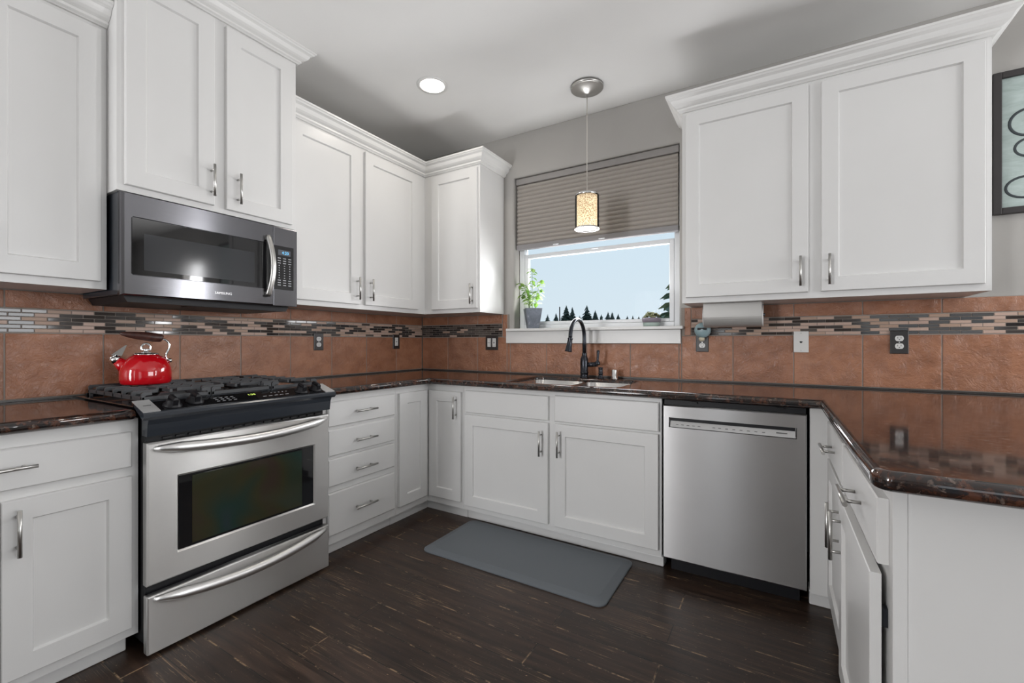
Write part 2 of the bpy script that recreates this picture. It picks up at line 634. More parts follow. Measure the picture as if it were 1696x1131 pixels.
def text_obj(name, body, size, F, u, v, n, m, parent, depth=0.0004):
    """lettering lying in the plane of frame F with its left end at (u, v)"""
    cu = bpy.data.curves.new(name, 'FONT')
    cu.body = body; cu.size = size; cu.extrude = depth; cu.resolution_u = 3
    t = bpy.data.objects.new(name, cu); COL.objects.link(t)
    dg = bpy.context.evaluated_depsgraph_get()
    me = bpy.data.meshes.new_from_object(t.evaluated_get(dg))
    bpy.data.objects.remove(t)
    for vt in me.vertices:
        vt.co = F.p(u + vt.co.x, v + vt.co.y, n + vt.co.z) - wloc(parent)
    o = bpy.data.objects.new(name, me); COL.objects.link(o); o.parent = parent
    me.materials.clear(); me.materials.append(m)
    return o


class Fr:
    """a face to build on: origin, right, up, outward"""
    def __init__(s, o, u, v, n):
        s.o, s.u, s.v, s.n = Vector(o), Vector(u), Vector(v), Vector(n)

    def p(s, u, v, n=0.0):
        return s.o + s.u * u + s.v * v + s.n * n


def FL(x):            # left-wall face looking from the room: u = +y, n = +x
    return Fr((x, 0, 0), (0, 1, 0), (0, 0, 1), (1, 0, 0))


def FB(y):            # back-wall face: u = +x, n = -y
    return Fr((0, y, 0), (1, 0, 0), (0, 0, 1), (0, -1, 0))


def FP(x):            # peninsula face: u = -y, n = -x
    return Fr((x, 0, 0), (0, -1, 0), (0, 0, 1), (-1, 0, 0))


def fbox(b, F, u0, u1, v0, v1, n0, n1, bev=0.0, seg=2):
    p, q = F.p(u0, v0, n0), F.p(u1, v1, n1)
    b.box(min(p.x, q.x), max(p.x, q.x), min(p.y, q.y), max(p.y, q.y), min(p.z, q.z), max(p.z, q.z), bev, seg)
    return b


def rect(F, u0, u1, v0, v1, n):
    return [F.p(u0, v0, n), F.p(u1, v0, n), F.p(u1, v1, n), F.p(u0, v1, n)]


def shaker(F, u0, u1, v0, v1, t=0.02, st=0.066, rec=0.010):
    b = B()
    e, k = 0.002, 0.005
    R = [rect(F, u0, u1, v0, v1, 0.0), rect(F, u0, u1, v0, v1, t - e), rect(F, u0 + e, u1 - e, v0 + e, v1 - e, t),
         rect(F, u0 + st, u1 - st, v0 + st, v1 - st, t), rect(F, u0 + st + k, u1 - st - k, v0 + st + k, v1 - st - k, t - rec)]
    b.rings(R, True, True, True, False)
    return b


def slab(F, u0, u1, v0, v1, t=0.02, e=0.004):
    b = B()
    b.rings([rect(F, u0, u1, v0, v1, 0.0), rect(F, u0, u1, v0, v1, t - e), rect(F, u0 + e, u1 - e, v0 + e, v1 - e, t)], True, True, True, False)
    return b


def pull(F, u, v, vertical, parent, n0=0.0, length=0.145, out=0.033):
    b = B()
    h = length / 2
    du, dv = (0, 1) if vertical else (1, 0)
    b.cyl(F.p(u - du * h, v - dv * h, n0 + out), F.p(u + du * h, v + dv * h, n0 + out), 0.0058, seg=14)
    for s in (-0.048, 0.048):
        b.cyl(F.p(u + du * s, v + dv * s, n0), F.p(u + du * s, v + dv * s, n0 + out), 0.0045, seg=10)
    return obj('handle', b, M['nickel'], parent, 'brushed nickel bar handle')


def sweep(path, prof, z0, seg_from, seg_to):
    """mitred moulding along a 2D path, right-hand side outward; returns mesh of segments seg_from..seg_to-1"""
    P = [Vector(p) for p in path]
    nn = []
    for a, c in zip(P[:-1], P[1:]):
        d = (c - a).normalized(); nn.append(Vector((d.y, -d.x)))
    mit = []
    for i in range(len(P)):
        if i == 0:
            mit.append(nn[0])
        elif i == len(P) - 1:
            mit.append(nn[-1])
        else:
            s_ = nn[i - 1] + nn[i]
            mit.append(s_ / (1 + nn[i - 1].dot(nn[i])))
    b = B()
    R = []
    for i in range(seg_from, seg_to + 1):
        R.append([(P[i].x + mit[i].x * q, P[i].y + mit[i].y * q, z0 + h) for q, h in prof])
    b.rings(R, True, True, True, False)
    return b


CROWN = [(0.0005, 0.0), (0.010, 0.0), (0.013, 0.004), (0.021, 0.010), (0.021, 0.020), (0.025, 0.022), (0.034, 0.027), (0.044, 0.036),
         (0.049, 0.046), (0.053, 0.056), (0.060, 0.061), (0.066, 0.064), (0.071, 0.071), (0.076, 0.074), (0.076, 0.084), (0.0005, 0.084)]

# ================================================================== SETTING
CEIL = 2.746
W = 0.012                     # the painted wall lies this far behind the face of the tiles
X0, X1, Y0 = -W, 7.0, -6.5
struct('floor', B().box(X0 - .12, X1 + .12, Y0 - .12, W + .16, -0.1, 0), M['floor'])
struct('ceiling', B().box(X0 - .12, X1 + .12, Y0 - .12, W + .16, CEIL, CEIL + 0.1), M['ceil'])
struct('wall_left', B().box(X0 - .12, X0, Y0 - .12, W + .16, 0.0005, CEIL - .0005), M['wall'])


def holed_wall(fn, us, vs, holes, thick, m, name, bev=0.0):
    """wall as a grid of cells us x vs without the cells in holes; fn(u, v, d) -> point, d = depth behind the face"""
    b = B(); bm = b.bm
    V = {}
    for d in (0, 1):
        for i, u in enumerate(us):
            for j, v in enumerate(vs):
                V[i, j, d] = bm.verts.new(fn(u, v, d * thick))
    nu, nv = len(us) - 1, len(vs) - 1
    solid = lambda i, j: 0 <= i < nu and 0 <= j < nv and (i, j) not in holes
    hole_edges = []
    for i in range(nu):
        for j in range(nv):
            if not solid(i, j):
                continue
            for d in (0, 1):
                bm.faces.new([V[i, j, d], V[i + 1, j, d], V[i + 1, j + 1, d], V[i, j + 1, d]])
            for (di, dj, a, c) in ((-1, 0, (i, j), (i, j + 1)), (1, 0, (i + 1, j), (i + 1, j + 1)), (0, -1, (i, j), (i + 1, j)), (0, 1, (i, j + 1), (i + 1, j + 1))):
                if not solid(i + di, j + dj):
                    f = bm.faces.new([V[a[0], a[1], 0], V[c[0], c[1], 0], V[c[0], c[1], 1], V[a[0], a[1], 1]])
                    if 0 <= i + di < nu and 0 <= j + dj < nv:
                        hole_edges.append(bm.edges.get([V[a[0], a[1], 0], V[c[0], c[1], 0]]))
    bmesh.ops.recalc_face_normals(bm, faces=bm.faces[:])
    if bev:
        r = bmesh.ops.bevel(bm, geom=hole_edges, offset=bev, segments=5, profile=0.5, affect='EDGES')
        for f in r['faces']:
            f.smooth = True
    return struct(name, b, m)


WX0, WX1, WZ0, WZ1 = 0.924, 2.135, 1.236, 2.416
holed_wall(lambda u, v, d: (u, W + d, v), [X0, WX0, WX1, 4.78, 5.32, X1], [0.0005, .25, WZ0, 2.25, WZ1, CEIL - .0005], {(1, 2), (1, 3), (3, 1), (3, 2)}, 0.16, M['wall'], 'wall_back', 0.016)
holed_wall(lambda u, v, d: (u, Y0 - d, v), [X0, 0.02, 0.62, 1.68, 2.0, 3.85, 5.55, X1], [0.0005, 0.15, 2.35, CEIL - .0005], {(1, 1), (3, 1), (5, 1)}, 0.12, M['wall'], 'wall_front')
holed_wall(lambda u, v, d: (X1 + d, u, v), [Y0, -3.3, -0.7, W], [0.0005, 0.72, 2.28, CEIL - .0005], {(1, 1)}, 0.12, M['wall'], 'wall_right')
gr = struct('ground', B().box(-90, 60, 0.3, 160, -2.6, -2.5), M['ground'])

# window: vinyl frame with a lower sash, its pane, stool and apron
win = bpy.data.objects.new('window_1', None); win.location = (1.53, 0.09, 1.26); COL.objects.link(win)
win['kind'] = 'structure'; win['label'] = 'white vinyl kitchen window above the sink'
b = B()
fy0, fy1 = 0.10, 0.165
fz0, fz1 = 1.2585, WZ1 - .001
b.box(WX0 + .001, WX0 + .045, fy0, fy1, fz0, fz1, .004)
b.box(WX1 - .045, WX1 - .001, fy0, fy1, fz0, fz1, .004)
b.box(WX0 + .045, WX1 - .045, fy0, fy1, fz0, fz0 + .032, .004)
b.box(WX0 + .045, WX1 - .045, fy0, fy1, fz1 - .045, fz1, .004)
obj('window_frame', b, M['vinyl'], win)
b = B()
sx0, sx1, sz0, sz1 = WX0 + .047, WX1 - .047, fz0 + .033, 1.835
b.box(sx0, sx0 + .030, .102, .135, sz0, sz1, .003)
b.box(sx1 - .030, sx1, .102, .135, sz0, sz1, .003)
b.box(sx0 + .030, sx1 - .030, .102, .135, sz0, sz0 + .022, .003)
b.box(sx0 + .030, sx1 - .030, .102, .135, sz1 - .030, sz1, .003)
b.box(sx0 + .55, sx0 + .60, .094, .102, sz1 - .012, sz1 - .004, .002)
obj('sash', b, M['vinyl'], win)
obj('pane', B().box(sx0 + .030, sx1 - .030, .116, .120, sz0 + .022, sz1 - .030), M['pane'], win)
obj('upper_pane', B().box(WX0 + .045, WX1 - .045, .142, .146, sz1, fz1 - .045), M['pane'], win)
b = B()
b.box(0.884, 2.166, -0.042, 0.0115, 1.237, 1.257, .004)
b.box(WX0 + .001, WX1 - .001, 0.0105, 0.168, 1.237, 1.257, .001)
so = obj('trim_1', b, M['trim']); so['kind'] = 'structure'; so['label'] = 'white window stool'
so = obj('trim_2', B().box(0.872, 2.149, -0.019, 0.0115, 1.147, 1.2365, .003), M['trim']); so['kind'] = 'structure'; so['label'] = 'white apron board below the window stool'

# cellular shade
sh = thing('window_shade', 'greige pleated cellular shade pulled halfway down the kitchen window', 'shade', (1.53, 0.06, 1.86))
shx0, shx1 = WX0 + .012, WX1 - .012
obj('headrail', B().box(shx0 - .008, shx1 + .008, 0.035, 0.085, WZ1 - .050, WZ1 - .003, .006), simple('shade_rail', (0.27, 0.255, 0.245), 0.5), sh)
b = B()
pl = []
zt, zb = WZ1 - .051, 1.905
n = 15
for i in range(n + 1):
    z = zt + (zb - zt) * i / n
    pl.append((0.053, z))
    if i < n:
        pl += [(0.0445, z + (zb - zt) / n * .28), (0.042, z + (zb - zt) / n * .5), (0.0445, z + (zb - zt) / n * .72)]
back = [(0.067 + (0.008 if k % 4 else 0), z) for k, (y, z) in enumerate(pl)][::-1]
b.prism(pl + back, lambda u, v, t: (t, u, v), shx0, shx1)
obj('pleated_fabric', b, M['fabric'], sh)
obj('bottom_rail', B().box(shx0 - .004, shx1 + .004, 0.038, 0.080, 1.866, 1.9045, .006), simple('shade_bottom_rail', (0.25, 0.24, 0.245), 0.5), sh)
for hx in (1.27, 1.62):
    obj('finger_tab', B().box(hx - .022, hx + .022, 0.030, 0.0385, 1.872, 1.878, .002), M['vinyl'], sh)

# ================================================================== BACKSPLASH
ZT, ZM0, ZM1 = 0.9165, 1.195, 1.297
ZTOP = 1.3705


def tiles(F, spans, v0, v1, gap=0.005, t=W - .003):
    b = B()
    for u0, u1 in spans:
        fbox(b, F, u0 + gap / 2, u1 - gap / 2, v0 + gap / 2, v1 - gap / 2, -t, 0.0, 0.0022, 2)
    return b


def mosaic(F, u0, u1, seed):
    rnd = random.Random(seed)
    b = B()
    L, rows = 0.0755, 6
    h = (ZM1 - ZM0 - .004) / rows
    for r in range(rows):
        u = u0 - (0.5 * L if r % 2 else 0.0) - rnd.choice((0, .0))
        while u < u1 - .004:
            a, c = max(u + .0012, u0 + .001), min(u + L - .0012, u1 - .001)
            if c - a > .006:
                fbox(b, F, a, c, ZM0 + .002 + h * r + .0012, ZM0 + .002 + h * (r + 1) - .0012, -(W - .003), -0.0008, 0.0012, 1)
            u += L
    return b


def cells(grid, lo, hi):
    out = []
    g = [x for x in grid if lo < x < hi]
    g = [lo] + g + [hi]
    return [(a, c) for a, c in zip(g[:-1], g[1:]) if c - a > .01]


# left wall
bl = thing('backsplash', 'terracotta tile backsplash with a mosaic band along the left wall behind the range', 'backsplash', (0, -1.5, 0.915))
F = FL(0.0)
gl = [-0.3045 * k - .004 for k in range(12)]
lo, hi = -2.96, -0.0015
obj('grout', fbox(B(), F, lo, hi, ZT, ZTOP, -W + .0005, -0.0025), M['grout'], bl, 'sand coloured grout')
obj('field_tiles', tiles(F, cells(sorted(gl), lo, hi), ZT + .006, ZM0), M['tile'], bl, 'large square terracotta tiles')
obj('top_tiles', tiles(F, cells(sorted(gl), lo, hi), ZM1, ZTOP), M['tile'], bl, 'half height terracotta tiles')
obj('mosaic_band', mosaic(F, lo, hi, 3), M['mosaic'], bl, 'mosaic of small brown glass and tan stone strips')
obj('caulk', B().box(-W + .0005, 0.0015, lo, hi, 0.9155, ZT + .0055), M['caulk'], bl, 'dark caulk line')
# back wall
bb = thing('backsplash', 'terracotta tile backsplash with a mosaic band on the window wall behind the sink', 'backsplash', (1.8, 0, 0.915))
F = FB(0.0)
gb = [0.285, 0.592, 0.900, 1.211, 1.523, 1.829, 2.136, 2.440, 2.743, 3.046, 3.351, 3.656]
lo, hi = 0.0015, 3.95
b = B()
fbox(b, F, lo, 0.8715, ZT, ZTOP, -W + .0005, -0.0025)
fbox(b, F, 0.8715, 2.1495, ZT, 1.1465, -W + .0005, -0.0025)
fbox(b, F, 2.1495, hi, ZT, ZTOP, -W + .0005, -0.0025)
fbox(b, F, 0.8715, 0.8835, 1.1465, ZTOP, -W + .0005, -0.0025)
obj('grout', b, M['grout'], bb, 'sand coloured grout')
b = tiles(F, cells(gb, lo, 0.869), ZT + .006, ZM0)
for s_ in cells(gb, 0.869, 2.152):
    fbox(b, F, s_[0] + .0025, s_[1] - .0025, ZT + .0085, 1.1445, -(W - .003), 0, .0022)
for s_ in cells(gb, 2.152, hi):
    fbox(b, F, s_[0] + .0025, s_[1] - .0025, ZT + .0085, ZM0 - .0025, -(W - .003), 0, .0022)
obj('field_tiles', b, M['tile'], bb, 'large square terracotta tiles')
obj('top_tiles', tiles(F, cells(gb, lo, 0.826), ZM1, ZTOP), M['tile'], bb, 'half height terracotta tiles left of the window')
b = B()
for s_ in cells(gb, 2.208, hi):
    fbox(b, F, s_[0] + .0025, s_[1] - .0025, ZM1 + .0025, ZTOP - .0025, -(W - .003), 0, .0022)
obj('top_tiles', b, M['tile'], bb, 'half height terracotta tiles right of the window')
for ea, eb in ((0.830, 0.8715), (2.170, 2.206)):
    obj('edge_tile', fbox(B(), F, ea, eb, ZM0 + .0025, ZTOP - .0025, -(W - .003), 0, .0022), M['tile'], bb, 'narrow upright terracotta tile beside the window')
mo = mosaic(F, lo, 0.826, 11)
obj('mosaic_band', mo, M['mosaicdark'], bb, 'dark mosaic strip left of the window')
obj('mosaic_band', mosaic(F, 2.208, hi, 5), M['mosaic'], bb, 'mosaic strip of dark glass and tan stone right of the window')
obj('caulk', B().box(lo, hi, -0.0015, W - .0005, 0.9155, ZT + .0055), M['caulk'], bb, 'dark caulk line')


# ================================================================== WORKTOPS
def round_corner(pts, idx, r, k=8):
    out = []
    n_ = len(pts)
    for i, p in enumerate(pts):
        if i not in idx:
            out.append(Vector(p)); continue
        rr = idx[i]
        p = Vector(p); a = (Vector(pts[i - 1]) - p).normalized(); c = (Vector(pts[(i + 1) % n_]) - p).normalized()
        s0, s1 = p + a * rr, p + c * rr
        cen = p + (a + c) * rr
        for q in range(k + 1):
            t = q / k * PI / 2
            out.append(cen - c * rr * math.cos(t) - a * rr * math.sin(t))
    return out


def slab_curve(name, outlines, z0, z1, bev, m, parent=None):
    cu = bpy.data.curves.new(name, 'CURVE')
    cu.dimensions = '2D'; cu.fill_mode = 'BOTH'
    cu.extrude = (z1 - z0) / 2 - bev; cu.bevel_depth = bev; cu.bevel_resolution = 4; cu.offset = -bev
    for o in outlines:
        s = cu.splines.new('POLY'); s.points.add(len(o) - 1)
        for q, p in enumerate(o):
            s.points[q].co = (p[0], p[1], 0, 1)
        s.use_cyclic_u = True
    t = bpy.data.objects.new(name, cu); COL.objects.link(t)
    dg = bpy.context.evaluated_depsgraph_get()
    me = bpy.data.meshes.new_from_object(t.evaluated_get(dg))
    bpy.data.objects.remove(t)
    bm = bmesh.new(); bm.from_mesh(me)
    bmesh.ops.remove_doubles(bm, verts=bm.verts[:], dist=1e-5)
    for f in bm.faces:
        f.smooth = abs(f.normal.z) < 0.999 and abs(f.normal.z) > 0.001
    bmesh.ops.translate(bm, verts=bm.verts[:], vec=(0, 0, (z0 + z1) / 2))
    return obj(name, bm, m, parent, recalc=True)


CT, CB = 0.914, 0.874
dc = 0.6626
outer = round_corner([(-W + .001, -1.4335), (dc, -1.4335), (dc, -dc), (2.818, -dc), (2.818, -1.838), (3.80, -1.838), (3.80, W - .001), (-W + .001, W - .001)],
                     {2: 0.012, 4: 0.035}, 0)
SX0, SX1, SY0, SY1 = 1.205, 1.925, -0.600, -0.138
hole = round_corner([(SX0, SY0), (SX0, SY1), (SX1, SY1), (SX1, SY0)], {0: .06, 1: .06, 2: .06, 3: .06}, 0)
wt = slab_curve('worktop', [outer, hole], CB + .0005, CT, 0.0165, M['granite'])
tag(wt, 'polished brown granite worktop running from the range past the sink onto the peninsula', 'worktop')
wt2 = slab_curve('worktop', [[(-W + .001, -2.96), (dc, -2.96), (dc, -2.2385), (-W + .001, -2.2385)]], CB + .0005, CT, 0.0165, M['granite'])
tag(wt2, 'short granite worktop at the left edge, left of the range', 'worktop')

# ================================================================== CABINETS
FX = 0.61                 # base face frames
FU = 0.31                 # wall cabinet face frames
DT = 0.1165               # base door bottom


def toe(parent, segs):
    b = B()
    for kind, a0, a1, f in segs:
        if kind == 'L':
            b.box(0.50, 0.548, a0, a1, 0.001, 0.0695); b.box(0.548, 0.566, a0, a1, 0.001, 0.050, .004)
        elif kind == 'B':
            b.box(a0, a1, -0.548, -0.50, 0.001, 0.0695); b.box(a0, a1, -0.566, -0.548, 0.001, 0.050, .004)
    return obj('toe_kick', b, M['white'], parent)


# base cabinet left of the range
c1 = thing('base_cabinet', 'white base cabinet with a wide drawer over doors, left of the range', 'cabinet', (0.3, -2.56, 0))
obj('body', B().box(-W + .001, FX, -2.915, -2.2145, 0.0705, CB), M['white'], c1)
toe(c1, [('L', -2.915, -2.236, 0)])
F = FL(FX + .0003)
d = obj('drawer', slab(F, -2.886, -2.238, 0.699, 0.828), M['white'], c1)
pull(F, -2.560, 0.768, False, d, 0.02, 0.148)
d = obj('door', shaker(F, -2.558, -2.238, 0.107, 0.665), M['white'], c1)
pull(F, -2.526, 0.566, True, d, 0.02)
d = obj('door', shaker(F, -2.886, -2.566, 0.107, 0.665), M['white'], c1)
pull(F, -2.598, 0.566, True, d, 0.02)

# drawer base right of the range
c2 = thing('base_cabinet', 'white stack of four drawers right of the range', 'cabinet', (0.3, -1.16, 0))
obj('body', B().box(-W + .001, FX, -1.4325, -0.9165, 0.0705, CB), M['white'], c2)
toe(c2, [('L', -1.4325, -0.9165, 0)])
for z0, z1, hz in ((0.703, 0.836, 0.772), (0.546, 0.687, 0.610), (0.384, 0.530, 0.449), (0.121, 0.350, 0.232)):
    d = obj('drawer', slab(F, -1.412, -0.937, z0, z1, 0.02, 0.006), M['white'], c2)
    pull(F, -1.178, hz, False, d, 0.02, 0.150)

# corner base
c3 = thing('base_cabinet', 'white corner base cabinet with two narrow doors meeting at right angles', 'cabinet', (0.45, -0.45, 0))
b = B()
b.prism([(-W + .001, W - .001), (-W + .001, -0.9155), (FX, -0.9155), (FX, -FX), (0.9145, -FX), (0.9145, W - .001)], lambda u, v, t: (u, v, t), 0.0705, CB)
obj('body', b, M['white'], c3)
b = B()
b.prism([(0.50, -0.9155), (0.548, -0.9155), (0.548, -0.548), (0.9145, -0.548), (0.9145, -0.50), (0.50, -0.50)], lambda u, v, t: (u, v, t), 0.001, 0.0695)
b.prism([(0.548, -0.9155), (0.566, -0.9155), (0.566, -0.566), (0.9145, -0.566), (0.9145, -0.548), (0.548, -0.548)], lambda u, v, t: (u, v, t), 0.001, 0.050)
obj('toe_kick', b, M['white'], c3)
obj('door', shaker(F, -0.895, -0.637, DT, 0.832), M['white'], c3)
G = FB(-FX - .0003)
d = obj('door', shaker(G, 0.634, 0.902, DT, 0.830), M['white'], c3)
pull(G, 0.868, 0.730, True, d, 0.02)

# sink base
c4 = thing('base_cabinet', 'wide white sink cabinet with two false fronts above two doors', 'cabinet', (1.54, -0.3, 0))
b = B()
b.box(0.9155, 2.1635, -FX + .02, W - .001, 0.0705, 0.640)
b.box(0.9155, 2.1635, -FX, -FX + .0085, 0.0705, CB)
b.box(0.9155, 0.935, -FX + .0195, W - .001, 0.640, CB); b.box(2.144, 2.1635, -FX + .0195, W - .001, 0.640, CB)
obj('body', b, M['white'], c4)
toe(c4, [('B', 0.9155, 2.1635, 0)])
obj('false_front', slab(G, 0.941, 1.532, 0.704, 0.845), M['white'], c4)
obj('false_front', slab(G, 1.574, 2.152, 0.704, 0.852), M['white'], c4)
d = obj('door', shaker(G, 0.933, 1.532, 0.106, 0.690), M['white'], c4)
pull(G, 1.492, 0.573, True, d, 0.02)
d = obj('door', shaker(G, 1.574, 2.150, 0.106, 0.690), M['white'], c4)
pull(G, 1.606, 0.580, True, d, 0.02)

# peninsula
PX = 2.862
c5 = thing('peninsula_cabinet', 'white peninsula cabinet with two drawers and two doors under the granite overhang', 'cabinet', (3.1, -1.2, 0))
b = B()
b.box(PX, 3.45, -1.752, W - .02, 0.0705, CB)
b.box(2.785, PX, -FX, -0.57, 0.0705, CB)
obj('body', b, M['white'], c5)
b = B()
b.box(PX, 3.50, -1.7575, -1.7522, 0.0705, CB); b.box(PX - .0005, PX + .022, -1.7605, -1.7575, 0.072, CB - .002)
obj('end_panel', b, M['white'], c5)
b = B()
b.box(2.785, 2.905, -0.566, -0.50, 0.001, 0.050, .004); b.box(2.785, 2.905, -0.548, -0.50, 0.001, 0.0695)
b.box(2.905, 3.45, -1.74, -0.51, 0.001, 0.0695)
obj('toe_kick', b, M['white'], c5)
P = FP(PX - .0003)
for u0, u1, hu in ((0.672, 1.146, 0.895), (1.176, 1.722, 1.475)):
    d = obj('drawer', slab(P, u0, u1, 0.694, 0.832, 0.02, 0.003), M['white'], c5)
    pull(P, hu, 0.758, False, d, 0.02, 0.165, 0.036)
d = obj('door', shaker(P, 0.672, 1.146, DT, 0.676), M['white'], c5)
pull(P, 1.100, 0.545, True, d, 0.02, 0.150, 0.036)
P2 = Fr(P.p(0, 0, 0.011), P.u, P.v, P.n)
d = obj('door', shaker(P2, 1.176, 1.718, DT - .010, 0.672), M['white'], c5, 'door standing slightly ajar')
pull(P2, 1.222, 0.555, True, d, 0.02, 0.150, 0.026)
b = B()
b.box(PX - .0108, PX - .0004, -1.716, -1.700, 0.56, 0.60)
obj('hinge', b, M['bronze'], d)

# wall cabinets
UZ0, UZ1 = 1.372, 2.436
DZ0, DZ1 = 1.402, 2.416


def pulls_u(F, u, d):
    pull(F, u, 1.502, True, d, 0.02)


H = FL(FU + .0003)
K = FB(-FU - .0003)
w1 = thing('wall_cabinet', 'white wall cabinet at the left edge beside the microwave', 'cabinet', (0.15, -2.56, UZ0))
obj('body', B().box(-W + .001, FU, -2.915, -2.2165, UZ0, UZ1), M['white'], w1)
d = obj('door', shaker(H, -2.886, -2.566, DZ0, DZ1), M['white'], w1)
pulls_u(H, -2.598, d)
d = obj('door', shaker(H, -2.558, -2.238, DZ0, DZ1), M['white'], w1)
pulls_u(H, -2.526, d)
obj('crown', sweep([(FU, -2.915), (FU, -2.2165)], CROWN, UZ1, 0, 1), M['trim'], w1)

# tall cabinet above the microwave
MX = 0.41
w2 = thing('wall_cabinet', 'tall deeper white cabinet above the microwave reaching the ceiling', 'cabinet', (0.2, -1.834, 1.766))
obj('body', B().box(-W + .001, MX, -2.2155, -1.4535, 1.766, 2.673), M['white'], w2)
Q = FL(MX + .0003)
d = obj('door', shaker(Q, -2.193, -1.867, 1.791, 2.655), M['white'], w2)
pull(Q, -1.882, 1.897, True, d, 0.02)
d = obj('door', shaker(Q, -1.815, -1.483, 1.787, 2.655), M['white'], w2)
pull(Q, -1.766, 1.890, True, d, 0.02)
CR2 = [(q, h * 0.86) for q, h in CROWN]
obj('crown', sweep([(-W + .001, -2.2155), (MX, -2.2155), (MX, -1.4535), (-W + .001, -1.4535)], CR2, 2.673, 0, 3), M['trim'], w2)

# two-door run up to the corner, and the corner cabinet on the window wall
path = [(FU, -1.4525), (FU, -FU), (0.834, -FU), (0.834, W - .001)]
w3 = thing('wall_cabinet', 'white two door wall cabinet right of the microwave', 'cabinet', (0.15, -0.88, UZ0))
obj('body', B().box(-W + .001, FU, -1.4525, -FU - .0005, UZ0, UZ1), M['white'], w3)
d = obj('door', shaker(H, -1.424, -0.956, DZ0, DZ1), M['white'], w3)
pulls_u(H, -0.978, d)
d = obj('door', shaker(H, -0.906, -0.402, DZ0, DZ1), M['white'], w3)
pulls_u(H, -0.868, d)
obj('crown', sweep(path, CROWN, UZ1, 0, 1), M['trim'], w3)
w4 = thing('wall_cabinet', 'white single door corner wall cabinet left of the window', 'cabinet', (0.42, -0.15, UZ0))
obj('body', B().box(-W + .001, 0.834, -FU, W - .001, UZ0, UZ1), M['white'], w4)
d = obj('door', shaker(K, 0.392, 0.818, DZ0, DZ1), M['white'], w4)
pulls_u(K, 0.780, d)
obj('crown', sweep(path, CROWN, UZ1, 1, 3), M['trim'], w4)

w5 = thing('wall_cabinet', 'wide white two door wall cabinet right of the window', 'cabinet', (2.82, -0.15, UZ0))
obj('body', B().box(2.209, 3.430, -FU, W - .001, UZ0, UZ1 - .006), M['white'], w5)
d = obj('door', shaker(K, 2.231, 2.794, DZ0, DZ1 - .006), M['white'], w5)
pulls_u(K, 2.761, d)
d = obj('door', shaker(K, 2.846, 3.406, DZ0, DZ1 - .006), M['white'], w5)
pulls_u(K, 2.876, d)
obj('crown', sweep([(2.209, W - .001), (2.209, -FU), (3.430, -FU), (3.430, W - .001)], CROWN, UZ1 - .006, 0, 3), M['trim'], w5)

# ================================================================== RANGE
RY0, RY1 = -2.217, -1.455
RC = (RY0 + RY1) / 2
rg = thing('range', 'stainless steel slide-in gas range with black cooktop', 'range', (0.35, RC, 0))
b = B()
b.box(0.03, 0.655, RY0 + .008, RY1 - .008, 0.035, 0.905)
for sx in (0.08, 0.58):
    for sy in (RY0 + .05, RY1 - .05):
        b.cyl((sx, sy, 0.0005), (sx, sy, 0.036), 0.018, seg=12)
obj('body', b, M['black'], rg)
# cooktop plate with side flanges lapping the worktops
b = B()
b.box(0.02, 0.628, RY0 - .0195, RY1 + .0195, 0.9152, 0.921, .002)
b.box(0.03, 0.045, RY0 + .01, RY1 - .01, 0.921, 0.932, .003)
obj('cooktop', b, M['gloss'], rg, 'black glossy cooktop')
# sloping control panel
prof = [(0.620, 0.9335), (0.716, 0.9025), (0.722, 0.897), (0.722, 0.886), (0.712, 0.874), (0.704, 0.856), (0.702, 0.838), (0.698, 0.812), (0.656, 0.812), (0.656, 0.906), (0.620, 0.922)]
b = B()
b.prism(prof, lambda u, v, t: (u, t, v), RY0 - .002, RY1 + .002)
b.prism([(0.640, 0.9275), (0.7165, 0.9027), (0.722, 0.897), (0.722, 0.884), (0.714, 0.875), (0.640, 0.9165)], lambda u, v, t: (u, t, v), RY0 - .0195, RY0 - .0021)
b.prism([(0.640, 0.9275), (0.7165, 0.9027), (0.722, 0.897), (0.722, 0.884), (0.714, 0.875), (0.640, 0.9165)], lambda u, v, t: (u, t, v), RY1 + .0021, RY1 + .0195)
cp = obj('control_panel', b, M['slate'], rg, 'black sloping control panel')
SL = Vector((0.096, 0, -0.031)).normalized()
SN = Vector((0.031, 0, 0.096)).normalized()
S = Fr((0.620, 0, 0.9335), (0, 1, 0), -SL, SN)      # u=+y, v = up the slope, n = out


def sbox(b, u0, u1, v0, v1, n0, n1, F=S):
    b.rings([rect(F, u0, u1, v0, v1, n0), rect(F, u0, u1, v0, v1, n1)], True, True, True, False)
    return b


b = B()
sbox(b, RY0 + .036, RY1 - .036, -0.094, -0.012, 0.0003, 0.0022)
obj('control_glass', b, M['glassblk'], cp, 'black glass control strip')
for ea, eb in ((RY0 - .018, RY0 + .034), (RY1 - .034, RY1 + .018)):
    obj('end_trim', sbox(B(), ea, eb, -0.099, 0.006, 0.0003, 0.0040), M['silver'], cp, 'silver end plate')
obj('badge', sbox(B(), RY0 - .002, RY0 + .022, -0.050, -0.044, 0.0040, 0.0044), M['printdark'], cp, 'small dark badge')
b = B()
sbox(b, -1.93, -1.66, -0.086, -0.022, 0.0022, 0.0030)
obj('display', b, M['glassblk'], cp, 'dark display')
text_obj('clock_digits', '1:38', 0.020, S, -1.842, -0.046, 0.0032, M['led_green'], cp)
b = B()
for k in range(4):
    for r in range(3):
        sbox(b, -1.98 + k * .022, -1.968 + k * .022, -0.074 + r * .016, -0.070 + r * .016, 0.0031, 0.0034)
obj('key_marks', b, M['print'], cp, 'faint grey key markings left of the clock')
b = B()
for k in range(5):
    sbox(b, -1.79 + k * .026, -1.774 + k * .026, -0.074, -0.070, 0.0031, 0.0034)
obj('key_marks', b, M['print'], cp, 'row of faint markings below the clock')
b = B()
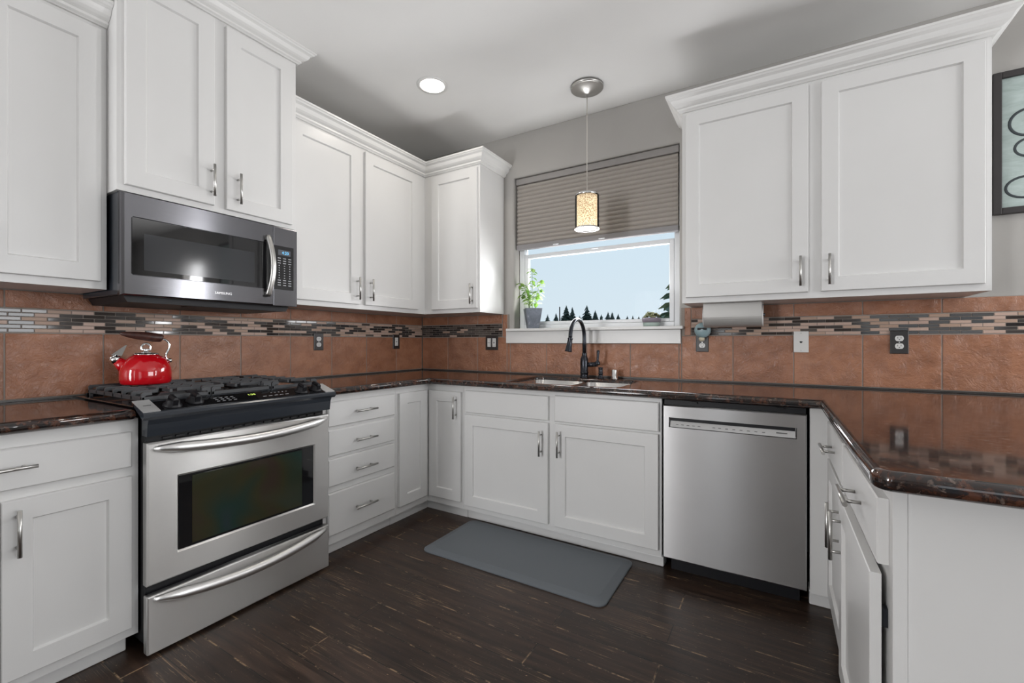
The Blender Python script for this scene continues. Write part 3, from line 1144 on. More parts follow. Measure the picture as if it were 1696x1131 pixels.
for k in range(5):
    sbox(b, -1.74 + k * .018, -1.734 + k * .018, -0.044, -0.039, 0.0031, 0.0034)
obj('key_marks', b, M['print'], cp, 'faint number markings right of the clock')
for ky, kv in ((-2.133, -0.064), (-2.052, -0.050), (-1.598, -0.060), (-1.519, -0.056)):
    b = B()
    p = S.p(ky, kv, 0.0022)
    b.lathe([(0.031, 0.0), (0.031, 0.004), (0.024, 0.009), (0.021, 0.022), (0.018, 0.026)], p, SN, 24)
    Fk = Fr(p, (0, 1, 0), -SL, SN)
    b.rings([rect(Fk, -0.009, 0.009, -0.024, 0.024, 0.008), rect(Fk, -0.009, 0.009, -0.024, 0.024, 0.030), rect(Fk, -0.005, 0.005, -0.020, 0.020, 0.038)], True, True, True, False)
    obj('knob', b, M['black'], rg, 'black burner knob')
# oven door
RF = FL(0.660)
b = B()
dz0, dz1 = 0.262, 0.787
wy0, wy1, wz0, wz1 = -2.122, -1.534, 0.352, 0.650


def pane_ring(b, F, o, i, t, e=0.006):
    """door slab with a rectangular opening"""
    b.rings([rect(F, *o, 0), rect(F, *o, t - e), rect(F, o[0] + e, o[1] - e, o[2] + e, o[3] - e, t),
             rect(F, *i, t), rect(F, i[0] + .007, i[1] - .007, i[2] + .007, i[3] - .007, t - .008)], True, True, True, False)


pane_ring(b, RF, (RY0, RY1, dz0, dz1), (wy0, wy1, wz0, wz1), 0.035)
od = obj('oven_door', b, M['steel'], rg, 'stainless steel oven door')
b = B()
fbox(b, RF, wy0 + .0072, wy1 - .0072, wz0 + .0072, wz1 - .0072, 0.0272, 0.0292)
obj('window_border', b, M['glassblk'], od, 'black border of the oven window')
b = B()
fbox(b, RF, wy0 + .052, wy1 - .068, wz0 + .016, wz1 - .016, 0.0293, 0.0300)
obj('window_glass', b, M['ovenglass'], od, 'dark tinted oven glass')
b = B()
for k in range(16):
    y = RY0 + .06 + k * .043
    b.box(0.6561, 0.664, y, y + .030, 0.7905, 0.7975)
obj('vent', b, M['slot'], rg)


def bow_handle(z_end, sag, bow, parent):
    pts, rs = [], []
    n_ = 28
    for i in range(n_ + 1):
        t = i / n_
        s_ = math.sin(PI * t)
        f = s_ ** 0.7
        y = RY0 + .022 + t * (RY1 - RY0 - .044)
        pts.append((0.700 + bow * f, y, z_end - sag * s_))
        rs.append(0.009 + 0.0115 * min(1, s_ * 3.0))
    b = B(); b.tube(pts, rs, 14, 1.0, (0, 0, 1))
    for yy in (RY0 + .028, RY1 - .028):
        b.cyl((0.692, yy, z_end - .001), (0.704, yy, z_end - .001), 0.010, seg=12)
    return obj('handle', b, M['satin'], parent, 'bowed satin metal handle')


bow_handle(0.766, 0.018, 0.050, od)
b = B()
fbox(b, RF, RY0, RY1, 0.010, 0.224, 0.0, 0.035, 0.005)
dr = obj('storage_drawer', b, M['steel'], rg, 'stainless storage drawer under the oven')
bow_handle(0.212, 0.026, 0.042, dr)
# burners and grates
for bx, by, br_ in ((0.17, -2.045, .036), (0.46, -2.045, .045), (0.31, RC, .040), (0.17, -1.627, .045), (0.46, -1.627, .036)):
    b = B()
    b.lathe([(br_ + .022, 0.9212), (br_ + .018, 0.926), (br_ + .004, 0.929), (br_ + .004, 0.938), (br_, 0.941), (br_ - .004, 0.946), (0.004, 0.947)], (bx, by, 0), (0, 0, 1), 28)
    obj('burner', b, M['iron'], rg)
GT = 0.968


def grate(y0, y1, name='grate'):
    b = B()
    x0, x1 = 0.060, 0.612
    t = 0.0105
    zt0 = GT - .016
    # frame rails low, fingers high
    b.box(x0, x1, y0, y0 + t, GT - .034, GT - .018, .002); b.box(x0, x1, y1 - t, y1, GT - .034, GT - .018, .002)
    b.box(x1 - t, x1, y0 + t, y1 - t, GT - .034, GT - .018, .002); b.box(x0, x0 + t, y0 + t, y1 - t, GT - .034, GT - .018, .002)
    xs = [x0 + (x1 - x0 - t) * k / 6 for k in range(7)]
    mid = (y0 + y1) / 2
    for k, x in enumerate(xs):
        for (ya, yb, s_) in ((y0, mid, 1), (y1, mid, -1)):
            reach = (0.5 if k in (0, 3) else 0.14 if k == 6 else 0.36) * (y1 - y0)
            p = [(ya, GT - .034), (ya, GT - .006), (ya + s_ * .006, GT), (ya + s_ * reach, GT), (ya + s_ * reach, GT - .013), (ya + s_ * .014, GT - .013), (ya + s_ * .011, GT - .018), (ya + s_ * .011, GT - .034)]
            b.prism(p, lambda u, v, q: (q, u, v), x, x + t)
    for (y_) in (mid,):
        for xa, xb in ((x0, x0 + .09), ((x0 + x1) / 2 - .09, (x0 + x1) / 2 + .09), (x1 - .13, x1 - .06)):
            b.box(xa, xb, y_ - .005, y_ + .005, GT - .013, GT - .0004)
    for fx in (x0 + .004, x1 - .016):
        for fy in (y0 + .002, y1 - .012):
            b.box(fx, fx + .012, fy, fy + .010, 0.9213, GT - .030)
    return obj(name, b, M['iron'], rg, 'black cast iron grate')


grate(RY0 + .012, -1.968); grate(-1.964, -1.708); grate(-1.704, RY1 - .012)

# ================================================================== MICROWAVE
MY0, MY1, MZ0, MZ1 = -2.2085, -1.458, 1.346, 1.7645
mw = thing('microwave', 'dark stainless over-the-range microwave below the tall cabinet', 'microwave', (0.2, RC, MZ0))
b = B()
b.box(0.0008, 0.392, MY0 + .002, MY1 - .002, MZ0 + .004, MZ1 - .0005, .002)
obj('body', b, M['slate'], mw)
b = B()
b.prism([(MY0 + .02, 1.349), (MY0 + .035, 1.322), (MY1 - .035, 1.322), (MY1 - .02, 1.349)], lambda u, v, t: (t, u, v), 0.0008, 0.385)
b.box(0.30, 0.3855, -1.95, -1.52, 1.3195, 1.3225, .001)
obj('vent_underside', b, M['black'], mw, 'black underside with vents')
MF = FL(0.393)
t = 0.038
md1 = -1.5915
b = B()
# curved left edge: several rings
o_ = (MY0, md1, MZ0, MZ1 - .006)
wi = (-2.176, -1.607, 1.429, 1.666)


def oct_(u0, u1, v0, v1, n, F, r):
    return [F.p(u, v, n) for u, v in ((u0 + r, v0), (u1 - r, v0), (u1, v0 + r), (u1, v1 - r), (u1 - r, v1), (u0 + r, v1), (u0, v1 - r), (u0, v0 + r))]


b.rings([oct_(*o_, 0, MF, .001), oct_(o_[0], o_[1], o_[2], o_[3], t - .014, MF, .001), oct_(o_[0] + .003, o_[1] - .0005, o_[2] + .002, o_[3] - .001, t - .006, MF, .001),
         oct_(o_[0] + .011, o_[1] - .001, o_[2] + .006, o_[3] - .003, t, MF, .001), oct_(*wi, t, MF, .006), oct_(wi[0] + .002, wi[1] - .002, wi[2] + .002, wi[3] - .002, t - .004, MF, .006)],
        True, True, True, False)
mdoor = obj('door', b, M['blacksteel'], mw, 'dark stainless microwave door')
b = B()
fbox(b, MF, wi[0] + .003, wi[1] - .003, wi[2] + .003, wi[3] - .003, t - .0038, t - .0012)
obj('window', b, M['glassblk'], mdoor, 'black glass window')
b = B()
fbox(b, MF, -2.134, -1.686, 1.452, 1.603, t - .0011, t - .0005)
obj('window_screen', b, M['mwmesh'], mdoor, 'grey mesh screen behind the glass')
wtx = text_obj('lettering', 'SAMSUNG', 0.0165, MF, -1.868, 1.381, t + .0002, M['silver'], mdoor)
b = B()
pts = []
for i in range(25):
    q = i / 24
    s_ = math.sin(PI * q)
    pts.append((0.393 + t + .010 + .030 * s_ ** .8, -1.625 + .012 * s_, 1.392 + q * .306))
b.tube(pts, [.011] * 25, 12, 1.25, (0, 1, 0))
b.box(0.431, 0.446, -1.634, -1.618, 1.396, 1.412); b.box(0.431, 0.446, -1.634, -1.618, 1.678, 1.694)
obj('handle', b, M['nickel'], mdoor, 'bowed bright steel handle')
b = B()
fbox(b, MF, md1 + .001, MY1, MZ0, MZ1 - .006, 0, t, .004)
mp = obj('control_side', b, M['blacksteel'], mw)
b = B()
fbox(b, MF, md1 + .006, MY1 - .022, 1.432, 1.660, t + .0002, t + .0016)
obj('keypad', b, M['glassblk'], mp, 'black keypad')
b = B()
fbox(b, MF, -1.566, -1.498, 1.612, 1.640, t + .0017, t + .0022)
obj('display', b, M['lcd'], mp, 'small grey display')
text_obj('clock_digits', '4:20', 0.022, MF, -1.546, 1.6185, t + .0024, M['led_blue'], mp)
b = B()
for r in range(12):
    for k in range(3):
        w_ = .016 if r < 3 or r > 8 else .006
        u = -1.568 + k * .029 + (.016 - w_) / 2
        fbox(b, MF, u, u + w_, 1.594 - r * .0128, 1.598 - r * .0128, t + .0017, t + .0020)
obj('key_marks', b, M['print'], mp, 'pale key markings')

# ================================================================== DISHWASHER
dw = thing('dishwasher', 'stainless steel dishwasher between the sink cabinet and the peninsula', 'dishwasher', (2.474, -0.3, 0))
b = B()
b.box(2.176, 2.771, -0.606, -0.03, 0.10, 0.868)
b.box(2.20, 2.75, -0.56, -0.50, 0.001, 0.10)
for lx in (2.30, 2.66):
    b.box(lx, lx + .03, -.622, -.606, .858, .866)
obj('body', b, M['black'], dw, 'black tub and toe panel')
DF = FB(-0.607)
b = B()
px0, px1, pz0, pz1 = 2.203, 2.737, 0.735, 0.784
o_ = (2.1735, 2.7735, 0.083, 0.844)
b.rings([rect(DF, *o_, 0), rect(DF, *o_, .021), rect(DF, o_[0] + .005, o_[1] - .005, o_[2] + .005, o_[3] - .005, .026),
         rect(DF, px0, px1, pz0, pz1, .026), rect(DF, px0 + .004, px1 - .004, pz0 + .002, pz1 - .001, .006)], True, True, True, False)
dd = obj('door', b, M['steelx'], dw, 'brushed steel door')
obj('grip_shade', fbox(B(), DF, px0 + .005, px1 - .005, pz0 + .003, pz1 - .002, .0063, .0078), M['black'], dd, 'black plate standing in for shade in the recessed grip')  # black plate over the steel back, its colour stands in for shade
b = B()
b.rings([[DF.p(px0 + .005, pz0 + .003, .021), DF.p(px1 - .005, pz0 + .003, .021), DF.p(px1 - .005, pz0 + .029, .0082), DF.p(px0 + .005, pz0 + .029, .0082)],
         [DF.p(px0 + .005, pz0 + .003, .024), DF.p(px1 - .005, pz0 + .003, .024), DF.p(px1 - .005, pz0 + .031, .010), DF.p(px0 + .005, pz0 + .031, .010)]], True, True, True, False)
cs = obj('control_strip', b, simple('satin_control_strip', (0.55, 0.55, 0.55), 0.35, 0.7), dd, 'pale control strip in the recessed grip')
b = B()
DG = Fr(DF.p(0, pz0 + .003, .0243), (1, 0, 0), Vector((0, 0.014, 0.031)).normalized(), Vector((0, -0.031, 0.014)).normalized())
for us, lb in (((2.235, 2.26, 2.285, 2.31, 2.335), 'small dark key marks at the left'), ((2.40, 2.425, 2.455, 2.485, 2.515, 2.545, 2.575, 2.605), 'small dark key marks in the middle')):
    b = B()
    for u in us:
        sbox(b, u, u + .012, .012, .015, .0002, .0005, DG)
    obj('key_marks', b, M['printdark'], cs, lb)
obj('badge', sbox(B(), 2.660, 2.702, .015, .020, .0002, .0005, DG), M['printdark'], cs, 'small dark badge')

# ================================================================== SINK AND TAP
sk = thing('sink', 'double bowl stainless undermount sink in the granite worktop', 'sink', (1.565, -0.37, 0.66))


def bowl(x0, x1, y0, y1, z0, z1, r):
    b = B()
    def ring(ix, z, rr):
        return [(p.x, p.y, z) for p in round_corner([(x0 + ix, y0 + ix), (x1 - ix, y0 + ix), (x1 - ix, y1 - ix), (x0 + ix, y1 - ix)], {0: rr, 1: rr, 2: rr, 3: rr}, 0)]
    b.rings([ring(-.0015, z1, r), ring(0, z1 - .001, r), ring(.004, z0 + .03, r), ring(.02, z0 + .004, r), ring(.06, z0, r)], True, False, True)
    return b


for (x0, x1) in ((SX0 + .006, 1.583), (1.587, SX1 - .006)):
    ob = obj('bowl', bowl(x0, x1, SY0 + .006, SY1 - .006, 0.665, CT - .022, .06), M['sinksteel'], sk)
    cx_ = (x0 + x1) / 2
    obj('drain', B().lathe([(.042, .6655), (.040, .668), (.030, .6665), (.004, .666)], (cx_, -0.33, 0)), M['chrome'], ob)

fc = thing('faucet', 'dark bronze gooseneck pull-down faucet behind the sink', 'faucet', (1.545, -0.098, CT))
fx, fy = 1.545, -0.098
b = B()
b.lathe([(.030, CT + .0003), (.030, CT + .006), (.026, CT + .010), (.0265, CT + .032), (.029, CT + .034), (.029, CT + .039), (.0265, CT + .042), (.0275, CT + .10),
         (.026, CT + .128), (.020, CT + .142), (.015, CT + .156), (.016, CT + .160), (.016, CT + .166), (.013, CT + .170)], (fx, fy, 0), seg=28)
b.cyl((fx, fy, CT + .088), (fx + .094, fy - .004, CT + .094), .014, .016, 18)
obj('body', b, M['bronze'], fc)
b = B()
pts = [(fx, fy, CT + .165), (fx, fy, 1.16), (fx, fy, 1.185)]
R_ = 0.118
for i in range(1, 22):
    a = PI * i / 22 * 1.06
    pts.append((fx, fy - R_ + R_ * math.cos(a), 1.185 + R_ * math.sin(a)))
b.tube(pts, .0125, 16, 1.0, (1, 0, 0))
obj('spout', b, M['bronze'], fc)
b = B()
e1 = Vector(pts[-1]); dr_ = (Vector(pts[-1]) - Vector(pts[-2])).normalized()
dr_ = (dr_ + Vector((-.10, -.12, 0))).normalized()
b.lathe([(.014, -.004), (.0165, 0), (.0165, .006), (.0145, .010), (.017, .040), (.021, .074), (.0225, .080), (.0225, .086), (.012, .087)], e1, dr_, 24)
obj('spray_head', b, M['bronze'], fc)
b = B()
b.lathe([(.0155, 0), (.018, .01), (.0155, .022), (.008, .026), (.0075, .040), (.0095, .078), (.0105, .094), (.006, .098)], (fx + .094, fy - .004, CT + .090), (0.06, 0, 1), 20)
obj('lever', b, M['bronze'], fc)

sd = tag(obj('soap_dispenser', B().lathe([(.022, CT + .0003), (.021, CT + .006), (.015, CT + .014), (.0135, CT + .03), (.016, CT + .032), (.016, CT + .038), (.0135, CT + .04),
         (.0145, CT + .066), (.0165, CT + .070), (.0165, CT + .074), (.006, CT + .076)], (1.663, -0.105, 0), seg=24), M['bronze']),
         'short dark bronze soap pump beside the faucet', 'soap dispenser')
ag = tag(obj('sink_air_gap', B().lathe([(.024, CT + .0003), (.024, CT + .004), (.0205, CT + .006), (.0205, CT + .056), (.018, CT + .061), (.004, CT + .062)], (1.746, -0.072, 0), seg=28), M['chrome']),
         'small polished chrome air gap cap right of the soap pump', 'air gap')

# ================================================================== LAMPS
dl = thing('recessed_light', 'lit round recessed light in the ceiling', 'ceiling light', (0.833, -0.822, CEIL))
b = B()
b.lathe([(.074, CEIL - .0006), (.094, CEIL - .0006), (.094, CEIL - .004), (.078, CEIL - .006), (.074, CEIL - .004)], (0.833, -0.822, 0), seg=40, cap=False)
obj('trim_ring', b, M['trim'], dl)
obj('lamp', B().lathe([(.074, CEIL - .0040), (.074, CEIL - .0012)], (0.833, -0.822, 0), seg=40), M['lamp'], dl, 'glowing lamp face')
lo_ = area('recessed_lamp', (0.833, -0.822, CEIL - .012), (0, 0, 0), .14, .14, 2.2, WARM, 'DISK')

px, py = 1.650, -0.318
pd = thing('pendant_light', 'small cylinder pendant lamp with speckled glass hanging by the window', 'pendant lamp', (px, py, 1.855))
b = B()
b.lathe([(.098, CEIL - .0006), (.101, CEIL - .008), (.100, CEIL - .016), (.093, CEIL - .020), (.090, CEIL - .0195), (.012, CEIL - .050), (.008, CEIL - .052), (.008, CEIL - .066), (.003, CEIL - .067)], (px, py, 0), seg=48)
obj('canopy', b, M['nickel'], pd, 'brushed metal ceiling canopy')
obj('cord', B().cyl((px, py, 2.09), (px, py, CEIL - .060), .0028, seg=10), simple('clear_silver_cord', (0.55, 0.52, 0.47), .4), pd)
b = B()
b.lathe([(.004, 2.098), (.012, 2.096), (.014, 2.078), (.070, 2.076), (.073, 2.072), (.073, 2.058), (.0705, 2.058), (.0705, 2.070), (.010, 2.072)], (px, py, 0), seg=40, cap=False)
obj('cap', b, M['chrome'], pd, 'chrome top cap')
b = B()
b.lathe([(.0740, 1.8665), (.0740, 2.066)], (px, py, 0), seg=40, cap=False)
obj('outer_glass', b, M['cylglass'], pd, 'clear glass outer cylinder')
b = B()
b.lathe([(.0625, 1.8665), (.0625, 2.070)], (px, py, 0), seg=40, cap=False)
obj('sleeve', b, M['crackle'], pd, 'gold speckled inner sleeve')
b = B()
b.lathe([(.0755, 1.857), (.0755, 1.866), (.062, 1.866), (.062, 1.857), (.0755, 1.857)], (px, py, 0), seg=40, cap=False)
obj('bottom_ring', b, M['chrome'], pd)
b = B(); b.lathe([(.014, 2.00), (.016, 1.965), (.030, 1.935), (.033, 1.915), (.028, 1.896), (.004, 1.886)], (px, py, 0), seg=24)
obj('bulb', b, M['bulb'], pd, 'glowing bulb')
pl_ = bpy.data.lights.new('pendant_bulb', 'POINT'); pl_.energy = 0.16; pl_.color = (1.0, 0.82, 0.58); pl_.shadow_soft_size = 0.02
po_ = bpy.data.objects.new('pendant_bulb', pl_); po_.location = (px, py, 2.03); COL.objects.link(po_)
obj('diffuser', B().lathe([(.0605, 1.8625), (.0605, 1.8655)], (px, py, 0), seg=40), M['lens'], pd, 'glowing white diffuser')


# ================================================================== WALL PLATES
def fplate(F, u0, u1, v0, v1, parent, m, name='plate'):
    return obj(name, fbox(B(), F, u0, u1, v0, v1, 0.0003, 0.0065, .0025, 2), m, parent)


def receptacle(F, uc, vc, parent):
    prof = []
    for k in range(24):
        a = 2 * PI * k / 24
        x_, y_ = 0.0172 * math.cos(a), 0.0172 * math.sin(a)
        prof.append((uc + x_, vc + max(-.0135, min(.0135, y_))))
    b = B(); b.prism(prof, lambda u, v, q: F.p(u, v, q), 0.0064, 0.0082)
    o = obj('socket', b, M['ivory'], parent, 'white socket face')
    b = B()
    fbox(b, F, uc - .0075, uc - .0055, vc - .001, vc + .0075, 0.0080, 0.0085)
    fbox(b, F, uc + .0055, uc + .0075, vc - .001, vc + .0075, 0.0080, 0.0085)
    b.cyl(F.p(uc, vc - .0065, .0080), F.p(uc, vc - .0065, .0085), .0026, seg=10)
    obj('slot', b, M['slot'], o, 'dark slots')
    return o


def duplex(F, uc, vc, label):
    t_ = thing('outlet', label, 'outlet', F.p(uc, vc - .058, 0), 'wall outlets')
    fplate(F, uc - .036, uc + .036, vc - .058, vc + .058, t_, M['plate'])
    receptacle(F, uc, vc + .0195, t_); receptacle(F, uc, vc - .0195, t_)
    obj('screw', B().cyl(F.p(uc, vc, .006), F.p(uc, vc, .0075), .003, seg=10), M['nickel'], t_)
    return t_


def decora(F, uc, vc, parent, gfci):
    b = fbox(B(), F, uc - .0165, uc + .0165, vc - .0335, vc + .0335, 0.0064, 0.0085, .001, 1)
    o = obj('socket' if gfci else 'rocker', b, M['ivory'], parent, 'white insert')
    b = B()
    if gfci:
        for s_ in (-1, 1):
            fbox(b, F, uc - .0075, uc - .0055, vc + s_ * .020 - .004, vc + s_ * .020 + .004, .0084, .0089)
            fbox(b, F, uc + .0055, uc + .0075, vc + s_ * .020 - .004, vc + s_ * .020 + .004, .0084, .0089)
        fbox(b, F, uc - .006, uc + .006, vc - .006, vc - .001, .0084, .0092); fbox(b, F, uc - .006, uc + .006, vc + .001, vc + .006, .0084, .0092)
    else:
        fbox(b, F, uc - .013, uc + .013, vc - .001, vc + .001, .0084, .0088)
        fbox(b, F, uc + .009, uc + .011, vc - .028, vc + .028, .0084, .0088)
    obj('slot', b, M['printdark'], o)


LF, BF = FL(0.0), FB(0.0)
duplex(LF, -1.024, 1.158, 'dark outlet plate on the left wall just right of the range')
t_ = thing('outlet', 'dark plate with one tall white socket on the left wall near the corner', 'outlet', (0, -0.314, 1.10), 'wall outlets')
fplate(LF, -.350, -.278, 1.1005, 1.2165, t_, M['plate']); decora(LF, -.314, 1.1585, t_, True)
t_ = thing('switch_plate', 'dark double plate with a rocker switch and a socket left of the window', 'switch', (0.732, 0, 1.093), 'wall outlets')
fplate(BF, .674, .790, 1.093, 1.209, t_, M['plate']); decora(BF, .709, 1.151, t_, False); decora(BF, .755, 1.151, t_, True)
ou = duplex(BF, 2.272, 1.155, 'dark outlet plate right of the window below the towel holder')
duplex(BF, 3.191, 1.156, 'dark outlet plate above the peninsula under the right wall cabinet')
t_ = thing('phone_jack', 'white phone jack plate on the tile between two dark outlets', 'wall plate', (2.777, 0, 1.10))
fplate(BF, 2.742, 2.812, 1.100, 1.216, t_, M['ivory'])
b = B()
b.prism([(2.7705, 1.161), (2.7835, 1.161), (2.7835, 1.155), (2.777, 1.150), (2.7705, 1.155)], lambda u, v, q: BF.p(u, v, q), .0063, .0068)
obj('jack', b, M['slot'], t_, 'dark jack opening')
for vz in (1.206, 1.110):
    obj('screw', B().cyl(BF.p(2.777, vz, .006), BF.p(2.777, vz, .0075), .003, seg=10), M['nickel'], t_)

# plug-in device
pg = thing('plug_in_warmer', 'pale teal round plug-in device in the outlet right of the window', 'plug-in device', (2.278, -0.02, 1.18))
b = B()
b.lathe([(.020, .0088), (.030, .012), (.043, .020), (.047, .032), (.043, .046), (.030, .055), (.004, .059)], (2.278, 0, 1.228), (0, -1, 0), 32)
obj('body', b, M['teal'], pg)
obj('vent_slot', fbox(B(), BF, 2.252, 2.304, 1.229, 1.243, 0.052, 0.0585, .002), M['slot'], pg, 'dark slot')
b = B(); b.lathe([(.0155, .0090), (.0155, .035), (.012, .041), (.003, .043)], (2.272, 0, 1.1760), (0, -1, 0), 24)
obj('dial', b, M['cream'], pg, 'cream round dial')

# paper towel holder
pt = thing('paper_towel_holder', 'grey cylindrical paper towel holder mounted under the right wall cabinet', 'paper towel holder', (2.45, -0.17, 1.371))
cy_, cz_ = -0.150, 1.3055
b = B()
prof = [(cy_ + .066, 1.3710), (cy_ - .066, 1.3710)]
for k in range(13):
    a = PI + PI * 0.62 * k / 12
    prof.append((cy_ + .066 * math.cos(a), cz_ + .066 * math.sin(a)))
inner = [(cy_ + (y - cy_) * .97, cz_ + (z - cz_) * .97) for y, z in prof[1:]][::-1]
b.prism(prof[1:] + inner, lambda u, v, q: (q, u, v), 2.306, 2.594)
obj('cover', b, M['greymetal'], pt)
for xa, xb in ((2.3005, 2.3055), (2.5945, 2.5995)):
    b = B()
    pr = [(cy_ + .064 * math.cos(2 * PI * k / 32), cz_ + .064 * math.sin(2 * PI * k / 32)) for k in range(32)]
    b.prism(pr, lambda u, v, q: (q, u, v), xa, xb)
    b.box(xa, xb, cy_ - .03, cy_ + .03, cz_ + .05, 1.3715)
    obj('end_cap', b, M['trim'], pt, 'white end cap')
b = B(); b.cyl((2.292, cy_, cz_), (2.608, cy_, cz_), .008, seg=14)
obj('rod', b, M['bronze'], pt)
b = B(); b.cyl((2.309, cy_, cz_), (2.591, cy_, cz_), .058, seg=32)
obj('paper_roll', b, M['ivory'], pt)

# ================================================================== FLOOR MAT
b = B()
o_ = round_corner([(0.968, -1.072), (2.020, -1.072), (2.020, -0.592), (0.968, -0.592)], {0: .045, 1: .045, 2: .045, 3: .045}, 0)
c0 = Vector((1.494, -.832))
def inset(o, d):
    return [Vector((p.x - d * (1 if p.x > c0.x else -1), p.y - d * (1 if p.y > c0.y else -1))) for p in o]
b.rings([[(p.x, p.y, 0.0006) for p in o_], [(p.x, p.y, 0.006) for p in o_], [(p.x, p.y, 0.009) for p in inset(o_, .004)], [(p.x, p.y, 0.019) for p in inset(o_, .040)]], True, True, True, False)
tag(obj('floor_mat', b, M['matgrey']), 'grey cushioned floor mat in front of the sink cabinet', 'mat')

# ================================================================== KETTLE
kx, ky, kz = 0.209, -2.049, GT + .0006
kt = thing('kettle', 'red enamel whistling kettle on the back left burner', 'kettle', (kx, ky, kz))
KS = 0.78
RT = Vector((0.33, 0.944, 0))
def kp(a, z, c=0.0):
    return Vector((kx, ky, kz)) + RT * (a * KS) + Vector((0, 0, z)) + Vector((-RT.y, RT.x, 0)) * -c
b = B()
b.lathe([(r_ * KS, h_) for r_, h_ in [(.100, 0), (.112, .002), (.118, .010), (.1205, .026), (.1205, .050), (.117, .072), (.108, .092), (.094, .110), (.076, .124), (.060, .130), (.058, .132)]], (kx, ky, kz), seg=48)
sp0, sp1 = kp(-.080, .068), kp(-.126, .108)
b.cyl(sp0, sp1, .031, .020, 24)
obj('body', b, M['red'], kt)
dv = (sp1 - sp0).normalized()
b = B()
b.cyl(sp1 - dv * .006, sp1 + dv * .020, .0205, .0205, 24)
b.cyl(sp1 + dv * .020, sp1 + dv * .026, .0205, .014, 24)
p0 = sp1 + dv * .012 + Vector((0, 0, .015))
b.rings([[p0 + RT * -.012 + Vector((0, 0, 0)), p0 + RT * .022 + Vector((0, 0, .002)), p0 + RT * .034 + Vector((0, 0, .046)), p0 + RT * .026 + Vector((0, 0, .040))]] and
        [[q + Vector((-RT.y, RT.x, 0)) * s_ for q in (p0 + RT * -.012, p0 + RT * .024 + Vector((0, 0, -.004)), p0 + RT * .042 + Vector((0, 0, .044)), p0 + RT * .036 + Vector((0, 0, .043)))] for s_ in (-.013, .013)],
        True, True, True, False)
obj('whistle', b, M['chrome'], kt, 'chrome whistle cap with lever')
b = B()
b.lathe([(r_ * KS, h_) for r_, h_ in [(.061, .1315), (.061, .135), (.052, .139), (.030, .143), (.012, .146), (.010, .150), (.013, .154), (.009, .158), (.003, .159)]], (kx, ky, kz), seg=36)
pts = [kp(.021 * math.cos(a), .161 + .021 * math.sin(a)) for a in [PI * k / 14 for k in range(-2, 17)]]
b.tube(pts, .0045, 10)
b.tube([kp(-.021, .156), kp(0, .153), kp(.021, .156)], .004, 10)
obj('lid', b, M['chrome'], kt, 'chrome lid with loop knob')
b = B()
hp = [(.104, .104), (.093, .112), (.089, .124), (.096, .142), (.106, .160), (.108, .174), (.102, .188), (.090, .198), (.066, .206)]
for c_ in (-.007, .007):
    b.tube([kp(a, z, c_) for a, z in hp], .0045, 10)
b.sphere(kp(.108, .103), .010)
obj('strut', b, M['chrome'], kt, 'curved chrome handle strut')
b = B()
gp = [(.076, .204, .013), (.066, .207, .0185), (.035, .210, .0205), (.0, .2145, .0195), (-.045, .219, .0170), (-.085, .2235, .0125), (-.108, .2260, .007), (-.116, .227, .002)]
b.tube([kp(a, z) for a, z, r_ in gp], [r_ for a, z, r_ in gp], 16, 1.0, (0, 0, 1))
obj('grip', b, M['brown'], kt, 'dark brown grip')

# ================================================================== SILL PLANTS
pp = thing('potted_basil', 'leafy green basil in a square tapered zinc pot on the window stool', 'potted plant', (1.075, 0.015, 1.2572))
b = B()
c_ = Vector((1.085, 0.028, 0)); ang = math.radians(38)
def sq(h, z):
    return [(c_.x + h * math.cos(ang + PI / 4 + k * PI / 2) * 1.4142, c_.y + h * math.sin(ang + PI / 4 + k * PI / 2) * 1.4142, z) for k in range(4)]
z0 = 1.2574
c_.y = 0.022
b.rings([sq(.040, z0), sq(.062, z0 + .150), sq(.058, z0 + .150), sq(.056, z0 + .138)], True, True, True, False)
pot = obj('pot', b, M['tin'], pp, 'tapered zinc pot')
obj('soil', B().rings([sq(.0555, z0 + .1365), sq(.0555, z0 + .1385)], True, True, True, False), M['soil'], pp)


def leaf(b, base, d, up, L, wd):
    d = d.normalized(); side = d.cross(up).normalized(); up = side.cross(d)
    vs = []
    prof = [(0, 0.0, 0), (.18, .55, .05), (.42, 1.0, .09), (.70, .78, .04), (1.0, 0.0, -.10)]
    mid, lf, rt = [], [], []
    for t_, w_, h_ in prof:
        c0 = base + d * (L * t_) + up * (L * h_)
        mid.append(b.bm.verts.new(c0 - up * (wd * .18 * w_)))
        lf.append(b.bm.verts.new(c0 + side * (wd * .5 * w_)) if w_ else mid[-1])
        rt.append(b.bm.verts.new(c0 - side * (wd * .5 * w_)) if w_ else mid[-1])
    for i in range(len(prof) - 1):
        for s_ in (lf, rt):
            q = [mid[i], mid[i + 1], s_[i + 1], s_[i]]
            q = [v for k, v in enumerate(q) if v not in q[:k]]
            if len(q) >= 3:
                f = b.bm.faces.new(q); f.smooth = True


